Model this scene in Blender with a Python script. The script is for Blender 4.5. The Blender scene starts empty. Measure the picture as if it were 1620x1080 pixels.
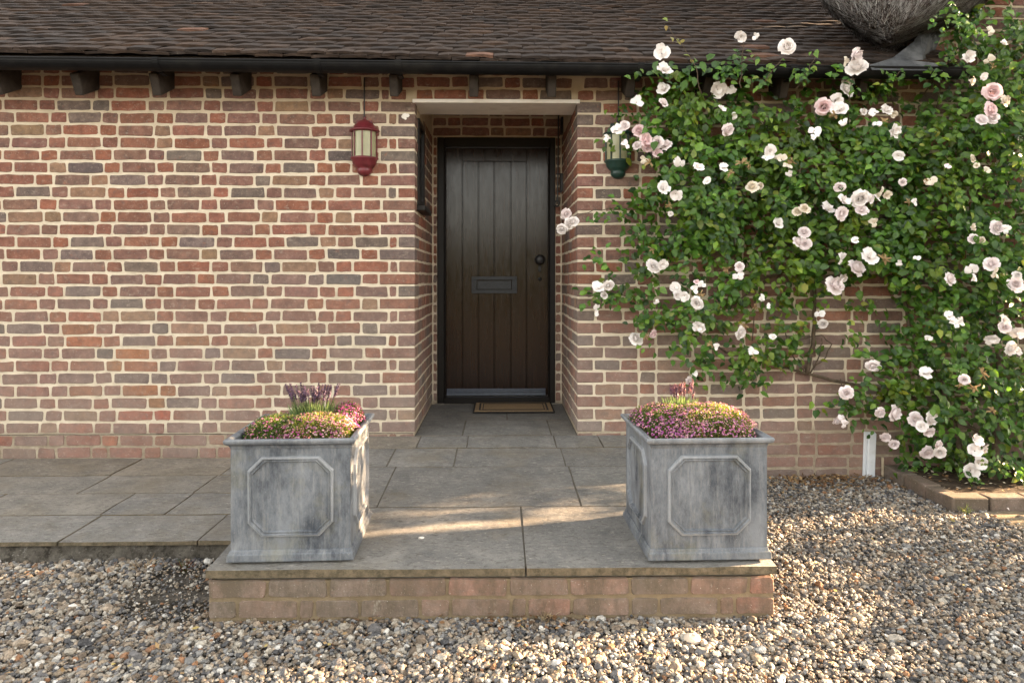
import bpy, math, random
import numpy as np
from mathutils import Vector, Matrix, Euler
from mathutils import noise as mn

RND = random.Random(11)
U = RND.uniform
SC = bpy.context.scene
COL = SC.collection
PI = math.pi
rad = math.radians

# ------------------------------------------------------------------ camera
F = 1080.0                       # focal length in photo pixels (24 mm on 36 mm, 1620 px wide)
YAW = rad(1.0)
CAMP = Vector((0, -4.35, 1.27))
cd = bpy.data.cameras.new('camera')
cd.lens = 24; cd.sensor_width = 36; cd.shift_y = -100 / 1620
cd.clip_start = 0.05; cd.clip_end = 500
cam = bpy.data.objects.new('camera', cd); COL.objects.link(cam)
cam.location = CAMP; cam.rotation_euler = (rad(90), 0, -YAW)
SC.camera = cam
# ------------------------------------------------------------------ sky and sun
SUN_EL = rad(12.0)
SUN_AZ = (0.98, 0.20)            # towards the sun: right, and slightly behind the wall plane
n_ = math.hypot(*SUN_AZ)
SV = Vector((SUN_AZ[0] / n_ * math.cos(SUN_EL), SUN_AZ[1] / n_ * math.cos(SUN_EL), math.sin(SUN_EL)))
W = bpy.data.worlds.new('World'); SC.world = W; W.use_nodes = True
wn, wl = W.node_tree.nodes, W.node_tree.links
bg = wn['Background']
sky = wn.new('ShaderNodeTexSky'); sky.sky_type = 'NISHITA'; sky.sun_disc = False
sky.sun_elevation = SUN_EL; sky.sun_rotation = math.atan2(SV.x, SV.y)
sky.air_density = 1.0; sky.dust_density = 1.5; sky.ozone_density = 1.0
hsv = wn.new('ShaderNodeHueSaturation'); hsv.inputs['Saturation'].default_value = 0.25
wm = wn.new('ShaderNodeMix'); wm.data_type = 'RGBA'; wm.blend_type = 'MULTIPLY'; wm.inputs[0].default_value = 1.0
wm.inputs[7].default_value = (1.06, 1.0, 0.92, 1)      # warm white balance tint over the whole sky
wl.new(sky.outputs[0], hsv.inputs['Color']); wl.new(hsv.outputs[0], wm.inputs[6]); wl.new(wm.outputs[2], bg.inputs[0])
bg.inputs[1].default_value = 0.075
sl = bpy.data.lights.new('sun', 'SUN'); sl.energy = 5.0; sl.angle = rad(0.55); sl.color = (1.0, 0.68, 0.40)
so = bpy.data.objects.new('sun', sl); COL.objects.link(so)
so.rotation_euler = (-SV).to_track_quat('-Z', 'Y').to_euler(); so.location = (8, 2, 5)
SC.view_settings.view_transform = 'Standard'; SC.view_settings.look = 'None'
SC.view_settings.exposure = 3.9; SC.view_settings.gamma = 1
SC.view_settings.use_curve_mapping = False

# ------------------------------------------------------------------ helpers
FW = Vector((math.sin(YAW), math.cos(YAW), 0)); RT = Vector((math.cos(YAW), -math.sin(YAW), 0)); UP = Vector((0, 0, 1))
def ray(px, py): return FW + RT * ((px - 810) / F) + UP * ((440 - py) / F)
def at(px, py, y):               # a point of the photo that lies on the upright plane y
    r = ray(px, py); return CAMP + r * ((y - CAMP.y) / r.y)
def project(p):
    d = Vector(p) - CAMP; z = d.dot(FW)
    return 810 + F * d.dot(RT) / z, 440 - F * d.z / z, z

def tag(o, label=None, cat=None, group=None, kind=None):
    if label: o['label'] = label
    if cat: o['category'] = cat
    if group: o['group'] = group
    if kind: o['kind'] = kind
    return o
def thing(name, loc, label, cat, group=None, rz=0):
    o = bpy.data.objects.new(name, None); COL.objects.link(o); o.empty_display_size = 0.05
    o.location = loc; o.rotation_euler = (0, 0, rz)
    return tag(o, label, cat, group)
class MB:
    def __init__(s): s.v = []; s.f = []; s.t = []
    def add(s, vs, fs, tint=None):
        b = len(s.v); s.v.extend(tuple(v) for v in vs)
        for f in fs: s.f.append(tuple(i + b for i in f)); s.t.append(tint)
    def box(s, x0, x1, y0, y1, z0, z1, tint=None, M=None):
        vs = [(x, y, z) for z in (z0, z1) for y in (y0, y1) for x in (x0, x1)]
        if M is not None: vs = [M @ Vector(v) for v in vs]
        s.add(vs, [(0, 2, 3, 1), (4, 5, 7, 6), (0, 1, 5, 4), (2, 6, 7, 3), (0, 4, 6, 2), (1, 3, 7, 5)], tint)
    def cbox(s, x0, x1, y0, y1, z0, z1, c=0.004, j=0.0, tint=None, M=None):
        """chamfered box, corners jittered by j"""
        X, Y, Z = (x0, x1), (y0, y1), (z0, z1); vs = []; idx = {}
        for a in (0, 1):
            for b in (0, 1):
                for d in (0, 1):
                    jx, jy, jz = (U(-j, j), U(-j, j), U(-j, j)) if j else (0, 0, 0)
                    sx, sy, sz = (1, -1)[a], (1, -1)[b], (1, -1)[d]
                    p = Vector((X[a] + jx, Y[b] + jy, Z[d] + jz))
                    for ax, off in enumerate(((0, sy * c, sz * c), (sx * c, 0, sz * c), (sx * c, sy * c, 0))):
                        idx[a, b, d, ax] = len(vs); vs.append(p + Vector(off))
        fs = []
        for a in (0, 1):
            q = [idx[a, b, d, 0] for b, d in ((0, 0), (1, 0), (1, 1), (0, 1))]; fs.append(q if a else q[::-1])
            q = [idx[b, a, d, 1] for b, d in ((0, 0), (0, 1), (1, 1), (1, 0))]; fs.append(q if a else q[::-1])
            q = [idx[b, d, a, 2] for b, d in ((0, 0), (1, 0), (1, 1), (0, 1))]; fs.append(q if a else q[::-1])
        for a in (0, 1):
            for b in (0, 1):
                fs.append((idx[a, b, 0, 0], idx[a, b, 1, 0], idx[a, b, 1, 1], idx[a, b, 0, 1]))
                fs.append((idx[a, 0, b, 0], idx[a, 1, b, 0], idx[a, 1, b, 2], idx[a, 0, b, 2]))
                fs.append((idx[0, a, b, 1], idx[1, a, b, 1], idx[1, a, b, 2], idx[0, a, b, 2]))
                for d in (0, 1): fs.append((idx[a, b, d, 0], idx[a, b, d, 1], idx[a, b, d, 2]))
        if M is not None: vs = [M @ v for v in vs]
        s.add(vs, fs, tint)
    def tube(s, pts, rs, n=6, tint=None, cap=True):
        pts = [Vector(p) for p in pts]; m = len(pts)
        if not isinstance(rs, (list, tuple)): rs = [rs] * m
        vs = []; ref = None
        for i, p in enumerate(pts):
            d = (pts[min(i + 1, m - 1)] - pts[max(i - 1, 0)]).normalized()
            if ref is None: ref = d.orthogonal().normalized()
            a = (ref - d * ref.dot(d)).normalized(); ref = a; b = d.cross(a)
            for k in range(n):
                t = 2 * PI * k / n; vs.append(p + (a * math.cos(t) + b * math.sin(t)) * rs[i])
        fs = [(i * n + k, i * n + (k + 1) % n, (i + 1) * n + (k + 1) % n, (i + 1) * n + k) for i in range(m - 1) for k in range(n)]
        if cap: fs += [tuple(range(n))[::-1], tuple((m - 1) * n + k for k in range(n))]
        s.add(vs, fs, tint)
    def lathe(s, prof, n=16, tint=None, a0=0.0, a1=2 * PI):
        full = abs(a1 - a0 - 2 * PI) < 1e-6; c = n if full else n + 1
        vs = [(r * math.cos(a0 + (a1 - a0) * k / n), r * math.sin(a0 + (a1 - a0) * k / n), z) for r, z in prof for k in range(c)]
        fs = [(i * c + k, i * c + (k + 1) % c, (i + 1) * c + (k + 1) % c, (i + 1) * c + k) for i in range(len(prof) - 1) for k in range(n)]
        s.add(vs, fs, tint)
    def mesh(s, name, smooth=False):
        me = bpy.data.meshes.new(name); me.from_pydata(s.v, [], s.f)
        if any(t is not None for t in s.t):
            at_ = me.color_attributes.new('tint', 'FLOAT_COLOR', 'CORNER')
            cnt = np.array([len(f) for f in s.f]); tt = np.array([(*(t or (1, 1, 1)), 1.0) for t in s.t], dtype=np.float32)
            at_.data.foreach_set('color', np.repeat(tt, cnt, axis=0).ravel())
        if smooth: me.polygons.foreach_set('use_smooth', np.ones(len(s.f), dtype=bool))
        me.update(); return me
    def build(s, name, mat, parent=None, smooth=False, kind=None, bevel=0):
        return link(name, s.mesh(name, smooth), mat, parent, kind=kind, bevel=bevel)
def link(name, me, mat=None, parent=None, M=None, color=None, kind=None, bevel=0):
    o = bpy.data.objects.new(name, me); COL.objects.link(o)
    if mat is not None and not me.materials: me.materials.append(mat)
    if parent is not None: o.parent = parent
    if M is not None: o.matrix_local = M
    if color is not None: o.color = (*color, 1)
    if kind: o['kind'] = kind
    if bevel:
        b = o.modifiers.new('bevel', 'BEVEL'); b.width = bevel; b.segments = 2; b.limit_method = 'ANGLE'
    return o

# ------------------------------------------------------------------ materials
class NT:
    def __init__(s, name):
        s.m = bpy.data.materials.new(name); s.m.use_nodes = True
        s.n = s.m.node_tree.nodes; s.l = s.m.node_tree.links; s.b = s.n['Principled BSDF']
    def put(s, sock, v):
        if isinstance(v, bpy.types.NodeSocket): s.l.new(v, sock)
        elif isinstance(v, (tuple, list)) and len(v) == 3 and sock.type == 'RGBA': sock.default_value = (*v, 1)
        else: sock.default_value = v
    def pos(s, sc=(1, 1, 1), off=(0, 0, 0), obj=False):
        if obj: src = s.n.new('ShaderNodeTexCoord').outputs['Object']
        else: src = s.n.new('ShaderNodeNewGeometry').outputs['Position']
        mp = s.n.new('ShaderNodeMapping'); s.l.new(src, mp.inputs[0])
        mp.inputs['Scale'].default_value = sc; mp.inputs['Location'].default_value = off
        return mp.outputs[0]
    def noise(s, scale, detail=4, rough=0.6, vec=None, dist=0.0):
        t = s.n.new('ShaderNodeTexNoise'); t.inputs['Scale'].default_value = scale; t.inputs['Detail'].default_value = detail
        t.inputs['Roughness'].default_value = rough; t.inputs['Distortion'].default_value = dist
        s.l.new(vec if vec is not None else s.pos(), t.inputs['Vector']); return t.outputs['Fac']
    def voro(s, scale, vec=None):
        t = s.n.new('ShaderNodeTexVoronoi'); t.inputs['Scale'].default_value = scale
        s.l.new(vec if vec is not None else s.pos(), t.inputs['Vector']); return t.outputs['Distance']
    def rng(s, v, a, b, c=0.0, d=1.0):
        t = s.n.new('ShaderNodeMapRange'); s.put(t.inputs[0], v)
        for i, x in enumerate((a, b, c, d)): t.inputs[i + 1].default_value = x
        return t.outputs[0]
    def math(s, op, a, b):
        t = s.n.new('ShaderNodeMath'); t.operation = op; s.put(t.inputs[0], a); s.put(t.inputs[1], b); return t.outputs[0]
    def mix(s, f, a, b, mode='MIX'):
        t = s.n.new('ShaderNodeMix'); t.data_type = 'RGBA'; t.blend_type = mode
        s.put(t.inputs[0], f); s.put(t.inputs[6], a); s.put(t.inputs[7], b); return t.outputs[2]
    def attr(s, name, typ='GEOMETRY'):
        t = s.n.new('ShaderNodeAttribute'); t.attribute_name = name; t.attribute_type = typ; return t.outputs['Color']
    def ocol(s): return s.n.new('ShaderNodeObjectInfo').outputs['Color']
    def bump(s, h, strength=0.5, dist=0.004):
        t = s.n.new('ShaderNodeBump'); t.inputs['Strength'].default_value = strength; t.inputs['Distance'].default_value = dist
        s.l.new(h, t.inputs['Height']); s.l.new(t.outputs[0], s.b.inputs['Normal'])
    def out(s, col=None, rough=0.6, spec=0.5, metal=0.0):
        if col is not None: s.put(s.b.inputs['Base Color'], col)
        s.put(s.b.inputs['Roughness'], rough); s.put(s.b.inputs['Specular IOR Level'], spec); s.put(s.b.inputs['Metallic'], metal)
        return s.m
def plain(name, col, rough=0.6, spec=0.5, var=0.25, sc=20, bump=0.2, metal=0.0, stain=None):
    t = NT(name); n = t.noise(sc, 6, 0.65)
    c = t.mix(t.rng(n, 0.3, 0.7), tuple(x * (1 - var) for x in col), tuple(min(1, x * (1 + var)) for x in col))
    if stain: c = t.mix(t.rng(t.noise(sc * 0.35, 5, 0.7, t.pos(off=(7, 3, 1))), 0.5, 0.68, 0, 0.8), c, stain)
    t.bump(t.noise(sc * 6, 4), bump, 0.003)
    return t.out(c, rough, spec, metal)

def brick_mat(name, per_object, grime=0.0):
    t = NT(name); tint = t.ocol() if per_object else t.attr('tint')
    p = t.pos()
    c = t.mix(t.rng(t.noise(16, 7, 0.72, p), 0.28, 0.72), t.mix(1.0, tint, (0.55, 0.56, 0.58), 'MULTIPLY'), t.mix(1.0, tint, (1.42, 1.38, 1.34), 'MULTIPLY'))
    c = t.mix(t.rng(t.noise(19, 7, 0.75, t.pos(off=(3, 9, 5))), 0.54, 0.68, 0, 0.5), c, (0.085, 0.076, 0.074))
    c = t.mix(t.rng(t.noise(13, 6, 0.75, t.pos(off=(13, 4, 8))), 0.60, 0.72, 0, 0.55), c, (0.30, 0.10, 0.05))
    c = t.mix(t.rng(t.noise(22, 8, 0.8, t.pos((1, 1, 1.7), (31, 4, 2))), 0.54, 0.70, 0, 0.6), c, (0.40, 0.325, 0.255))
    # weathered, limey lower courses
    sep = t.n.new('ShaderNodeSeparateXYZ'); t.l.new(p, sep.inputs[0])
    low = t.math('MULTIPLY', t.rng(sep.outputs[2], 1.45, 0.35), t.rng(t.noise(3.0, 6, 0.7, t.pos(off=(5, 5, 5))), 0.3, 0.65, 0.15, 0.62))
    c = t.mix(low, c, (0.30, 0.242, 0.205))
    if grime:
        g = t.rng(t.noise(6, 8, 0.8, t.pos((1.4, 1, 0.6), (2, 2, 9))), 0.38, 0.60, 0, grime)
        c = t.mix(g, c, (0.10, 0.082, 0.055))
        c = t.mix(t.rng(t.noise(9, 6, 0.8, t.pos((1, 1, 0.5), (8, 1, 4))), 0.62, 0.75, 0, 0.6), c, (0.5, 0.45, 0.37))
    c = t.mix(t.rng(t.noise(160, 2, 0.5), 0.68, 0.75, 0, 0.6), c, (0.55, 0.5, 0.42))
    t.bump(t.noise(110, 5, 0.7, p), 0.75, 0.004)
    return t.out(c, 0.9, 0.2)
def mortar_mat(name, a, b, dirt=(0.30, 0.24, 0.16), low=False):
    t = NT(name); c = t.mix(t.rng(t.noise(9, 7, 0.7), 0.3, 0.7), a, b)
    c = t.mix(t.rng(t.noise(4, 6, 0.75, t.pos(off=(9, 1, 4))), 0.56, 0.75, 0, 0.6), c, dirt)
    if low:                          # old dirty pointing below the damp course, splashed by rain
        sp = t.n.new('ShaderNodeSeparateXYZ'); t.l.new(t.pos(), sp.inputs[0])
        f = t.math('MULTIPLY', t.rng(sp.outputs[2], 0.34, 0.27), t.rng(t.noise(10, 7, 0.75, t.pos(off=(2, 7, 7))), 0.35, 0.6, 0.45, 0.9)); c = t.mix(f, c, (0.21, 0.165, 0.115))
        f = t.math('MULTIPLY', t.rng(sp.outputs[2], 2.1, 2.5), 0.45); c = t.mix(f, c, (0.40, 0.30, 0.18))  # shade under the eaves put into the upper mortar colour
    t.bump(t.noise(90, 6, 0.7), 0.8, 0.006)
    return t.out(c, 0.95, 0.1)
BRICK_O = brick_mat('brick', True); BRICK_A = brick_mat('brickwork', False)
SBRICK_O = brick_mat('step_brick', True, 0.80)
MORTAR = mortar_mat('mortar', (0.48, 0.405, 0.30), (0.70, 0.61, 0.475), low=True)
SMORTAR = mortar_mat('step_mortar', (0.15, 0.115, 0.072), (0.26, 0.20, 0.128), (0.075, 0.06, 0.04))
JOINT = mortar_mat('joint_filling', (0.10, 0.09, 0.074), (0.17, 0.152, 0.125), (0.045, 0.04, 0.032))

def tile_mat(name, per_object):
    t = NT(name); tint = t.ocol() if per_object else t.attr('tint')
    c = t.mix(t.rng(t.noise(14, 7, 0.7), 0.3, 0.7), t.mix(1.0, tint, (0.5, 0.5, 0.52), 'MULTIPLY'), t.mix(1.0, tint, (1.55, 1.52, 1.48), 'MULTIPLY'))
    c = t.mix(t.rng(t.noise(26, 6, 0.8, t.pos(off=(4, 4, 4))), 0.62, 0.72, 0, 0.6), c, (0.22, 0.2, 0.17))
    c = t.mix(t.rng(t.noise(90, 3, 0.5, t.pos(off=(1, 8, 4))), 0.74, 0.78, 0, 0.8), c, (0.55, 0.52, 0.45))
    t.bump(t.noise(120, 5, 0.7), 0.6, 0.004)
    return t.out(c, 0.85, 0.25)
TILE_O = tile_mat('tile', True); TILE_A = tile_mat('tile_courses', False)

def slab_mat():
    t = NT('paving_stone'); tint = t.ocol()
    c = t.mix(t.rng(t.noise(6, 9, 0.75), 0.32, 0.68), t.mix(1.0, tint, (0.66, 0.67, 0.69), 'MULTIPLY'), t.mix(1.0, tint, (1.36, 1.33, 1.28), 'MULTIPLY'))
    c = t.mix(t.rng(t.noise(34, 6, 0.8, t.pos((0.8, 1.6, 1), (2, 5, 1))), 0.53, 0.62, 0, 0.72), c, (0.085, 0.077, 0.064))
    c = t.mix(t.rng(t.noise(48, 5, 0.75, t.pos((0.6, 1.5, 1), (12, 5, 1))), 0.57, 0.64, 0, 0.8), c, (0.36, 0.335, 0.295))
    c = t.mix(t.rng(t.noise(170, 3, 0.6, t.pos((0.55, 1.3, 1), (3, 15, 1))), 0.62, 0.70, 0, 0.7), c, (0.34, 0.315, 0.275))
    c = t.mix(t.rng(t.noise(130, 3, 0.6, t.pos((0.6, 1.4, 1), (9, 25, 1))), 0.62, 0.70, 0, 0.7), c, (0.05, 0.045, 0.038))
    c = t.mix(t.rng(t.noise(2.2, 6, 0.7, t.pos(off=(3, 1, 7))), 0.50, 0.70, 0, 0.55), c, (0.17, 0.14, 0.095))
    gs = t.n.new('ShaderNodeSeparateXYZ'); t.l.new(t.n.new('ShaderNodeNewGeometry').outputs['True Normal'], gs.inputs[0])
    edge = t.mix(t.rng(t.noise(17, 8, 0.8, t.pos(off=(6, 2, 2))), 0.36, 0.60), (0.215, 0.165, 0.105), (0.075, 0.062, 0.036))   # sawn sandstone edge, mossy
    c = t.mix(t.rng(gs.outputs[2], 0.75, 0.35), c, edge)
    h = t.math('ADD', t.noise(45, 7, 0.75, t.pos((0.8, 2, 1))), t.math('MULTIPLY', t.noise(6, 4, 0.6), 1.5))
    t.bump(h, 0.9, 0.012)
    return t.out(c, 0.72, 0.35)
SLAB = slab_mat()

def lead_mat():
    t = NT('weathered_lead')
    c = t.mix(t.rng(t.noise(7, 9, 0.78, t.pos((1, 1, 0.45))), 0.38, 0.62), (0.034, 0.041, 0.053), (0.180, 0.194, 0.211))
    c = t.mix(t.rng(t.noise(42, 7, 0.8, t.pos((1, 1, 0.10), (3, 3, 0))), 0.50, 0.74, 0, 0.55), c, (0.33, 0.33, 0.32))
    c = t.mix(t.rng(t.noise(6, 6, 0.7, t.pos(off=(8, 2, 6))), 0.55, 0.75, 0, 0.45), c, (0.17, 0.155, 0.08))
    c = t.mix(t.rng(t.noise(130, 3, 0.6), 0.7, 0.78, 0, 0.5), c, (0.55, 0.53, 0.5))
    e = t.n.new('ShaderNodeNewGeometry').outputs['Pointiness']
    c = t.mix(t.rng(e, 0.53, 0.62, 0, 0.6), c, (0.36, 0.37, 0.38))
    t.bump(t.noise(70, 6, 0.7), 0.35, 0.004)
    return t.out(c, 0.58, 0.45)
LEAD = lead_mat()
def paint_door():
    t = NT('door_paint'); n = t.noise(9, 7, 0.7, t.pos((6, 6, 0.5)))
    c = t.mix(t.rng(n, 0.35, 0.7), (0.014, 0.0062, 0.0035), (0.025, 0.0108, 0.0055))
    sc = t.rng(t.noise(34, 6, 0.8, t.pos((2.2, 2, 0.55), (1, 4, 2))), 0.66, 0.72, 0, 0.8)
    c = t.mix(sc, c, (0.004, 0.0035, 0.003))
    t.bump(t.math('ADD', t.noise(30, 5, 0.6, t.pos((5, 5, 0.35))), t.math('MULTIPLY', sc, -0.6)), 0.10, 0.004)
    return t.out(c, t.rng(t.noise(12, 4, 0.6, t.pos((3, 3, 0.6))), 0.3, 0.7, 0.13, 0.23), 0.42)
DOORP = paint_door()
FRAMEP = plain('frame_paint', (0.0075, 0.0052, 0.004), 0.42, 0.3, 0.3, 25, 0.25)
BLACKM = plain('black_iron', (0.018, 0.018, 0.019), 0.45, 0.5, 0.3, 40, 0.4)
PLATE = plain('letter_plate_iron', (0.035, 0.037, 0.040), 0.42, 0.5, 0.25, 60, 0.5, 0.5)
GUTTER = plain('gutter_plastic', (0.006, 0.006, 0.0065), 0.5, 0.14, 0.35, 12, 0.2, stain=(0.016, 0.015, 0.013))
TIMBER = plain('rafter_timber', (0.040, 0.032, 0.026), 0.85, 0.2, 0.4, 18, 0.5, stain=(0.018, 0.015, 0.012))
WHITEP = plain('white_paint', (0.80, 0.755, 0.69), 0.6, 0.3, 0.06, 8, 0.25, stain=(0.6, 0.53, 0.44))
ALU = plain('aluminium', (0.15, 0.17, 0.215), 0.35, 0.5, 0.15, 30, 0.1, 0.8)
SOIL = plain('soil', (0.050, 0.036, 0.025), 0.95, 0.1, 0.5, 40, 1.0, stain=(0.11, 0.085, 0.06))
DIRT = plain('dirt', (0.080, 0.070, 0.058), 0.95, 0.1, 0.6, 60, 1.0, stain=(0.15, 0.135, 0.115))
CONCRETE = plain('old_concrete', (0.20, 0.18, 0.15), 0.92, 0.15, 0.6, 16, 1.0, stain=(0.038, 0.033, 0.026))
SAND = plain('sandy_path', (0.22, 0.175, 0.12), 0.95, 0.1, 0.25, 22, 0.9, stain=(0.14, 0.12, 0.095))
PVC = plain('grey_white_plastic', (0.62, 0.64, 0.66), 0.45, 0.4, 0.08, 14, 0.1, stain=(0.45, 0.44, 0.4))
FLASH = plain('lead_flashing', (0.055, 0.058, 0.063), 0.6, 0.35, 0.5, 14, 0.8, stain=(0.15, 0.152, 0.155))
def rough_concrete():
    t = NT('haunch_concrete')
    c = t.mix(t.rng(t.noise(13, 8, 0.78), 0.35, 0.62), (0.060, 0.052, 0.042), (0.20, 0.18, 0.15))
    c = t.mix(t.rng(t.noise(20, 8, 0.8, t.pos(off=(5, 1, 2))), 0.52, 0.60, 0, 0.8), c, (0.035, 0.030, 0.024))
    c = t.mix(t.rng(t.noise(30, 8, 0.8, t.pos(off=(9, 6, 2))), 0.58, 0.66, 0, 0.8), c, (0.38, 0.36, 0.32))
    t.bump(t.noise(40, 8, 0.8), 1.0, 0.02); return t.out(c, 0.95, 0.1)
HAUNCH = rough_concrete()
BARK = plain('rose_bark', (0.10, 0.075, 0.052), 0.9, 0.15, 0.4, 50, 0.9)
def tinted(name, rough, spec, per='attr', trans=0.0, var=0.25, sc=40, bump=0.2, sheen=None):
    t = NT(name); tint = {'attr': lambda: t.attr('tint'), 'obj': t.ocol, 'inst': lambda: t.attr('tint', 'INSTANCER')}[per]()
    c = t.mix(t.rng(t.noise(sc, 5, 0.65), 0.3, 0.7), t.mix(1.0, tint, (1 - var,) * 3, 'MULTIPLY'), t.mix(1.0, tint, (1 + var,) * 3, 'MULTIPLY'))
    if bump: t.bump(t.noise(sc * 4, 4), bump, 0.003)
    m = t.out(c, rough, spec)
    if trans:
        tr = t.n.new('ShaderNodeBsdfTranslucent'); ms = t.n.new('ShaderNodeMixShader'); ms.inputs[0].default_value = trans
        c2 = t.mix(1.0, c, sheen or (1, 1, 1), 'MULTIPLY'); t.l.new(c2, tr.inputs[0])
        t.l.new(t.b.outputs[0], ms.inputs[1]); t.l.new(tr.outputs[0], ms.inputs[2])
        t.l.new(ms.outputs[0], t.n['Material Output'].inputs[0])
    return m
LEAF_A = tinted('rose_foliage', 0.42, 0.45, 'attr', 0.30, 0.3, 30, 0.25, (1.9, 1.9, 0.5))
LEAF_O = tinted('rose_leaf', 0.42, 0.45, 'obj', 0.30, 0.3, 30, 0.25, (1.9, 1.9, 0.5))
PETAL = tinted('rose_petal', 0.6, 0.25, 'obj', 0.12, 0.06, 30, 0.1)
SMALL = tinted('small_plant', 0.55, 0.3, 'attr', 0.35, 0.2, 60, 0, (1.5, 1.5, 0.9))
HEDGE = tinted('hedge_leaf', 0.5, 0.4, 'attr', 0.12, 0.3, 12, 0)
LITTER = tinted('dry_litter', 0.85, 0.2, 'attr', 0.0, 0.3, 60, 0)
STONE = tinted('gravel_stone', 0.7, 0.3, 'inst', 0.0, 0.5, 70, 0.6)

# ------------------------------------------------------------------ bricks
def pick_brick(z=1.5, header=False):
    r = RND.random()
    if header: r = r ** 1.0 * 0.62 if r < 0.62 else (0.9 if r < 0.80 else 0.97 if r < 0.90 else 0.75)
    if r < 0.20: c = (0.210, 0.096, 0.067)      # plain red
    elif r < 0.46: c = (0.186, 0.102, 0.079)    # mauve red
    elif r < 0.66: c = (0.166, 0.105, 0.085)    # dull brown
    elif r < 0.86: c = (0.143, 0.108, 0.093)    # grey brown
    elif r < 0.885: c = (0.122, 0.098, 0.090)   # burnt grey
    elif r < 0.96: c = (0.220, 0.092, 0.058)    # redder
    else: c = (0.22, 0.135, 0.088)              # tan
    k = U(0.86, 1.14); return tuple(x * k * U(0.96, 1.04) for x in c)
def brick_face(w, h, p, j=0.0028):
    """front-facing brick: ragged outline in XZ, front at y=-p, foot in the mortar; 40-odd triangles"""
    a, b = w / 2, h / 2; c = 0.007
    nx = 3 if w > 0.14 else 2
    out = [(-a + c, -b)] + [(-a + w * (i + 1) / (nx + 1), -b) for i in range(nx)] + [(a - c, -b), (a, -b + c), (a, b - c), (a - c, b)]
    out += [(a - w * (i + 1) / (nx + 1), b) for i in range(nx)] + [(-a + c, b), (-a, b - c), (-a, -b + c)]
    sk = U(-0.0016, 0.0016); le, ri = U(-.003, .003), U(-.003, .003)
    out = [(x + U(-j, j) * 0.7 + (ri if x > 0 else le) * z / b, z + U(-j, j) * (1.25 if abs(x) > a - .02 else 0.9) + sk * x / a) for x, z in out]
    N = len(out)
    fr = [(x * (1 - 0.0035 / a), -p + U(-0.0006, 0.0006), z * (1 - 0.0035 / b)) for x, z in out]
    bk = [(x * (1 + 0.001 / a), 0.006, z * (1 + 0.001 / b)) for x, z in out]
    return fr + bk, [tuple(range(N))] + [(i, N + i, N + (i + 1) % N, (i + 1) % N) for i in range(N)]
def face_matrix(facing, u, z, plane):
    if facing == 'front': return Matrix.Translation((u, plane, z))
    if facing == 'left': return Matrix.Translation((plane, u, z)) @ Matrix.Rotation(rad(90), 4, 'Z')     # faces +x
    return Matrix.Translation((plane, u, z)) @ Matrix.Rotation(rad(-90), 4, 'Z')                          # faces -x

G, Z0 = 0.0782, 0.286              # course gauge and the damp-course joint
JT = 0.0120
XL, XR, REC = -0.544, 0.496, 1.10  # opening edges, depth of the porch
ZTOP = 2.407
def run(x0, x1, seq):
    """a course from x0 to x1 (either way); yields brick intervals (lo, hi)"""
    s = 1 if x1 > x0 else -1; x = x0; i = 0; out = []
    while (x1 - x) * s > 0.03:
        w = seq[i] if i < len(seq) else (0.213 if (len(out) + run.par) % 2 == 0 else 0.100)
        w *= U(0.95, 1.05); e = x + s * w
        if (x1 - e) * s < 0: e = x1
        out.append((min(x, e), max(x, e))); x = e + s * JT * U(0.85, 1.2); i += 1
    return out
run.par = 0
BR = []                            # (facing, u centre, z centre, w, h, plane, tint)
CORNER = []
def add_course(facing, lo_hi, k, plane, skip_first=False, hh=None):
    zc = Z0 + (k + 0.5) * G + 0.0
    for i, (a, b) in enumerate(lo_hi):
        if skip_first and i == 0: continue
        zz = zc + U(-0.0012, 0.0012) + 0.002 * math.sin(3 * (a + b) + k)
        BR.append((facing, (a + b) / 2, zz, b - a, (hh or 0.0660) * U(0.96, 1.03), plane, pick_brick(zc, b - a < 0.13)))
for k in range(-4, 41):
    A = k % 2 == 0
    z_lo, z_hi = Z0 + k * G, Z0 + (k + 1) * G
    full = z_lo > ZTOP - 0.03
    if k < 31:
        # left wall, from the opening edge leftwards
        x_start = XL if not full else XL - (0.0 if A else 0.05)
        run.par = 0 if A else 1
        L = run(x_start, -4.6, [0.213, 0.10] if A else [0.10, 0.046, 0.213, 0.10])
        run.par = 1 if A else 0
        Rr = run(XR if not full else XR + (0.04 if A else 0.0), 5.0, [0.155, 0.213] if A else [0.10, 0.165, 0.10])
        corner = (not full) and k >= 0
        add_course('front', L, k, 0, corner); add_course('front', Rr, k, 0, corner)
        if full: run.par = 0 if A else 1; add_course('front', run(XL + JT, XR - JT, []), k, 0)
        if corner:
            zc = (z_lo + z_hi) / 2
            tc = pick_brick(zc); h = 0.0655 / 2
            (a, b) = L[0]; CORNER.append((a, XL, 0.10 if A else 0.213, zc, h, -1, tc))
            tc = pick_brick(zc); (a, b) = Rr[0]; CORNER.append((XR, b, 0.10 if A else 0.213, zc, h, 1, tc))
            for fc, plane in (('left', XL), ('right', XR)):
                run.par = 0 if A else 1
                y0 = (0.10 if A else 0.213) + JT
                Y = run(y0, REC - 0.005, [0.046, 0.213, 0.10] if A else [0.10, 0.213])
                if fc == 'left':
                    Y = [(a, b) for a, b in Y if not (b > 0.13 and a < 0.47 and z_hi > 1.74 and z_lo < 2.33)]
                add_course(fc, Y, k, plane)
    elif k < 41:
        run.par = k % 2
        add_course('front', run(2.62, 5.0, [0.213] if A else [0.1]), k, 0)
    # back wall of the porch
    if 0 <= k < 30:
        if z_hi > 2.40:
            run.par = k % 2; add_course('front', run(XL + 0.01, XR - 0.01, [0.1] if A else [0.213]), k, REC)
        else:
            add_course('front', [(XL + 0.012, -0.503)], k, REC); add_course('front', [(0.443, XR - 0.012)], k, REC)
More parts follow.
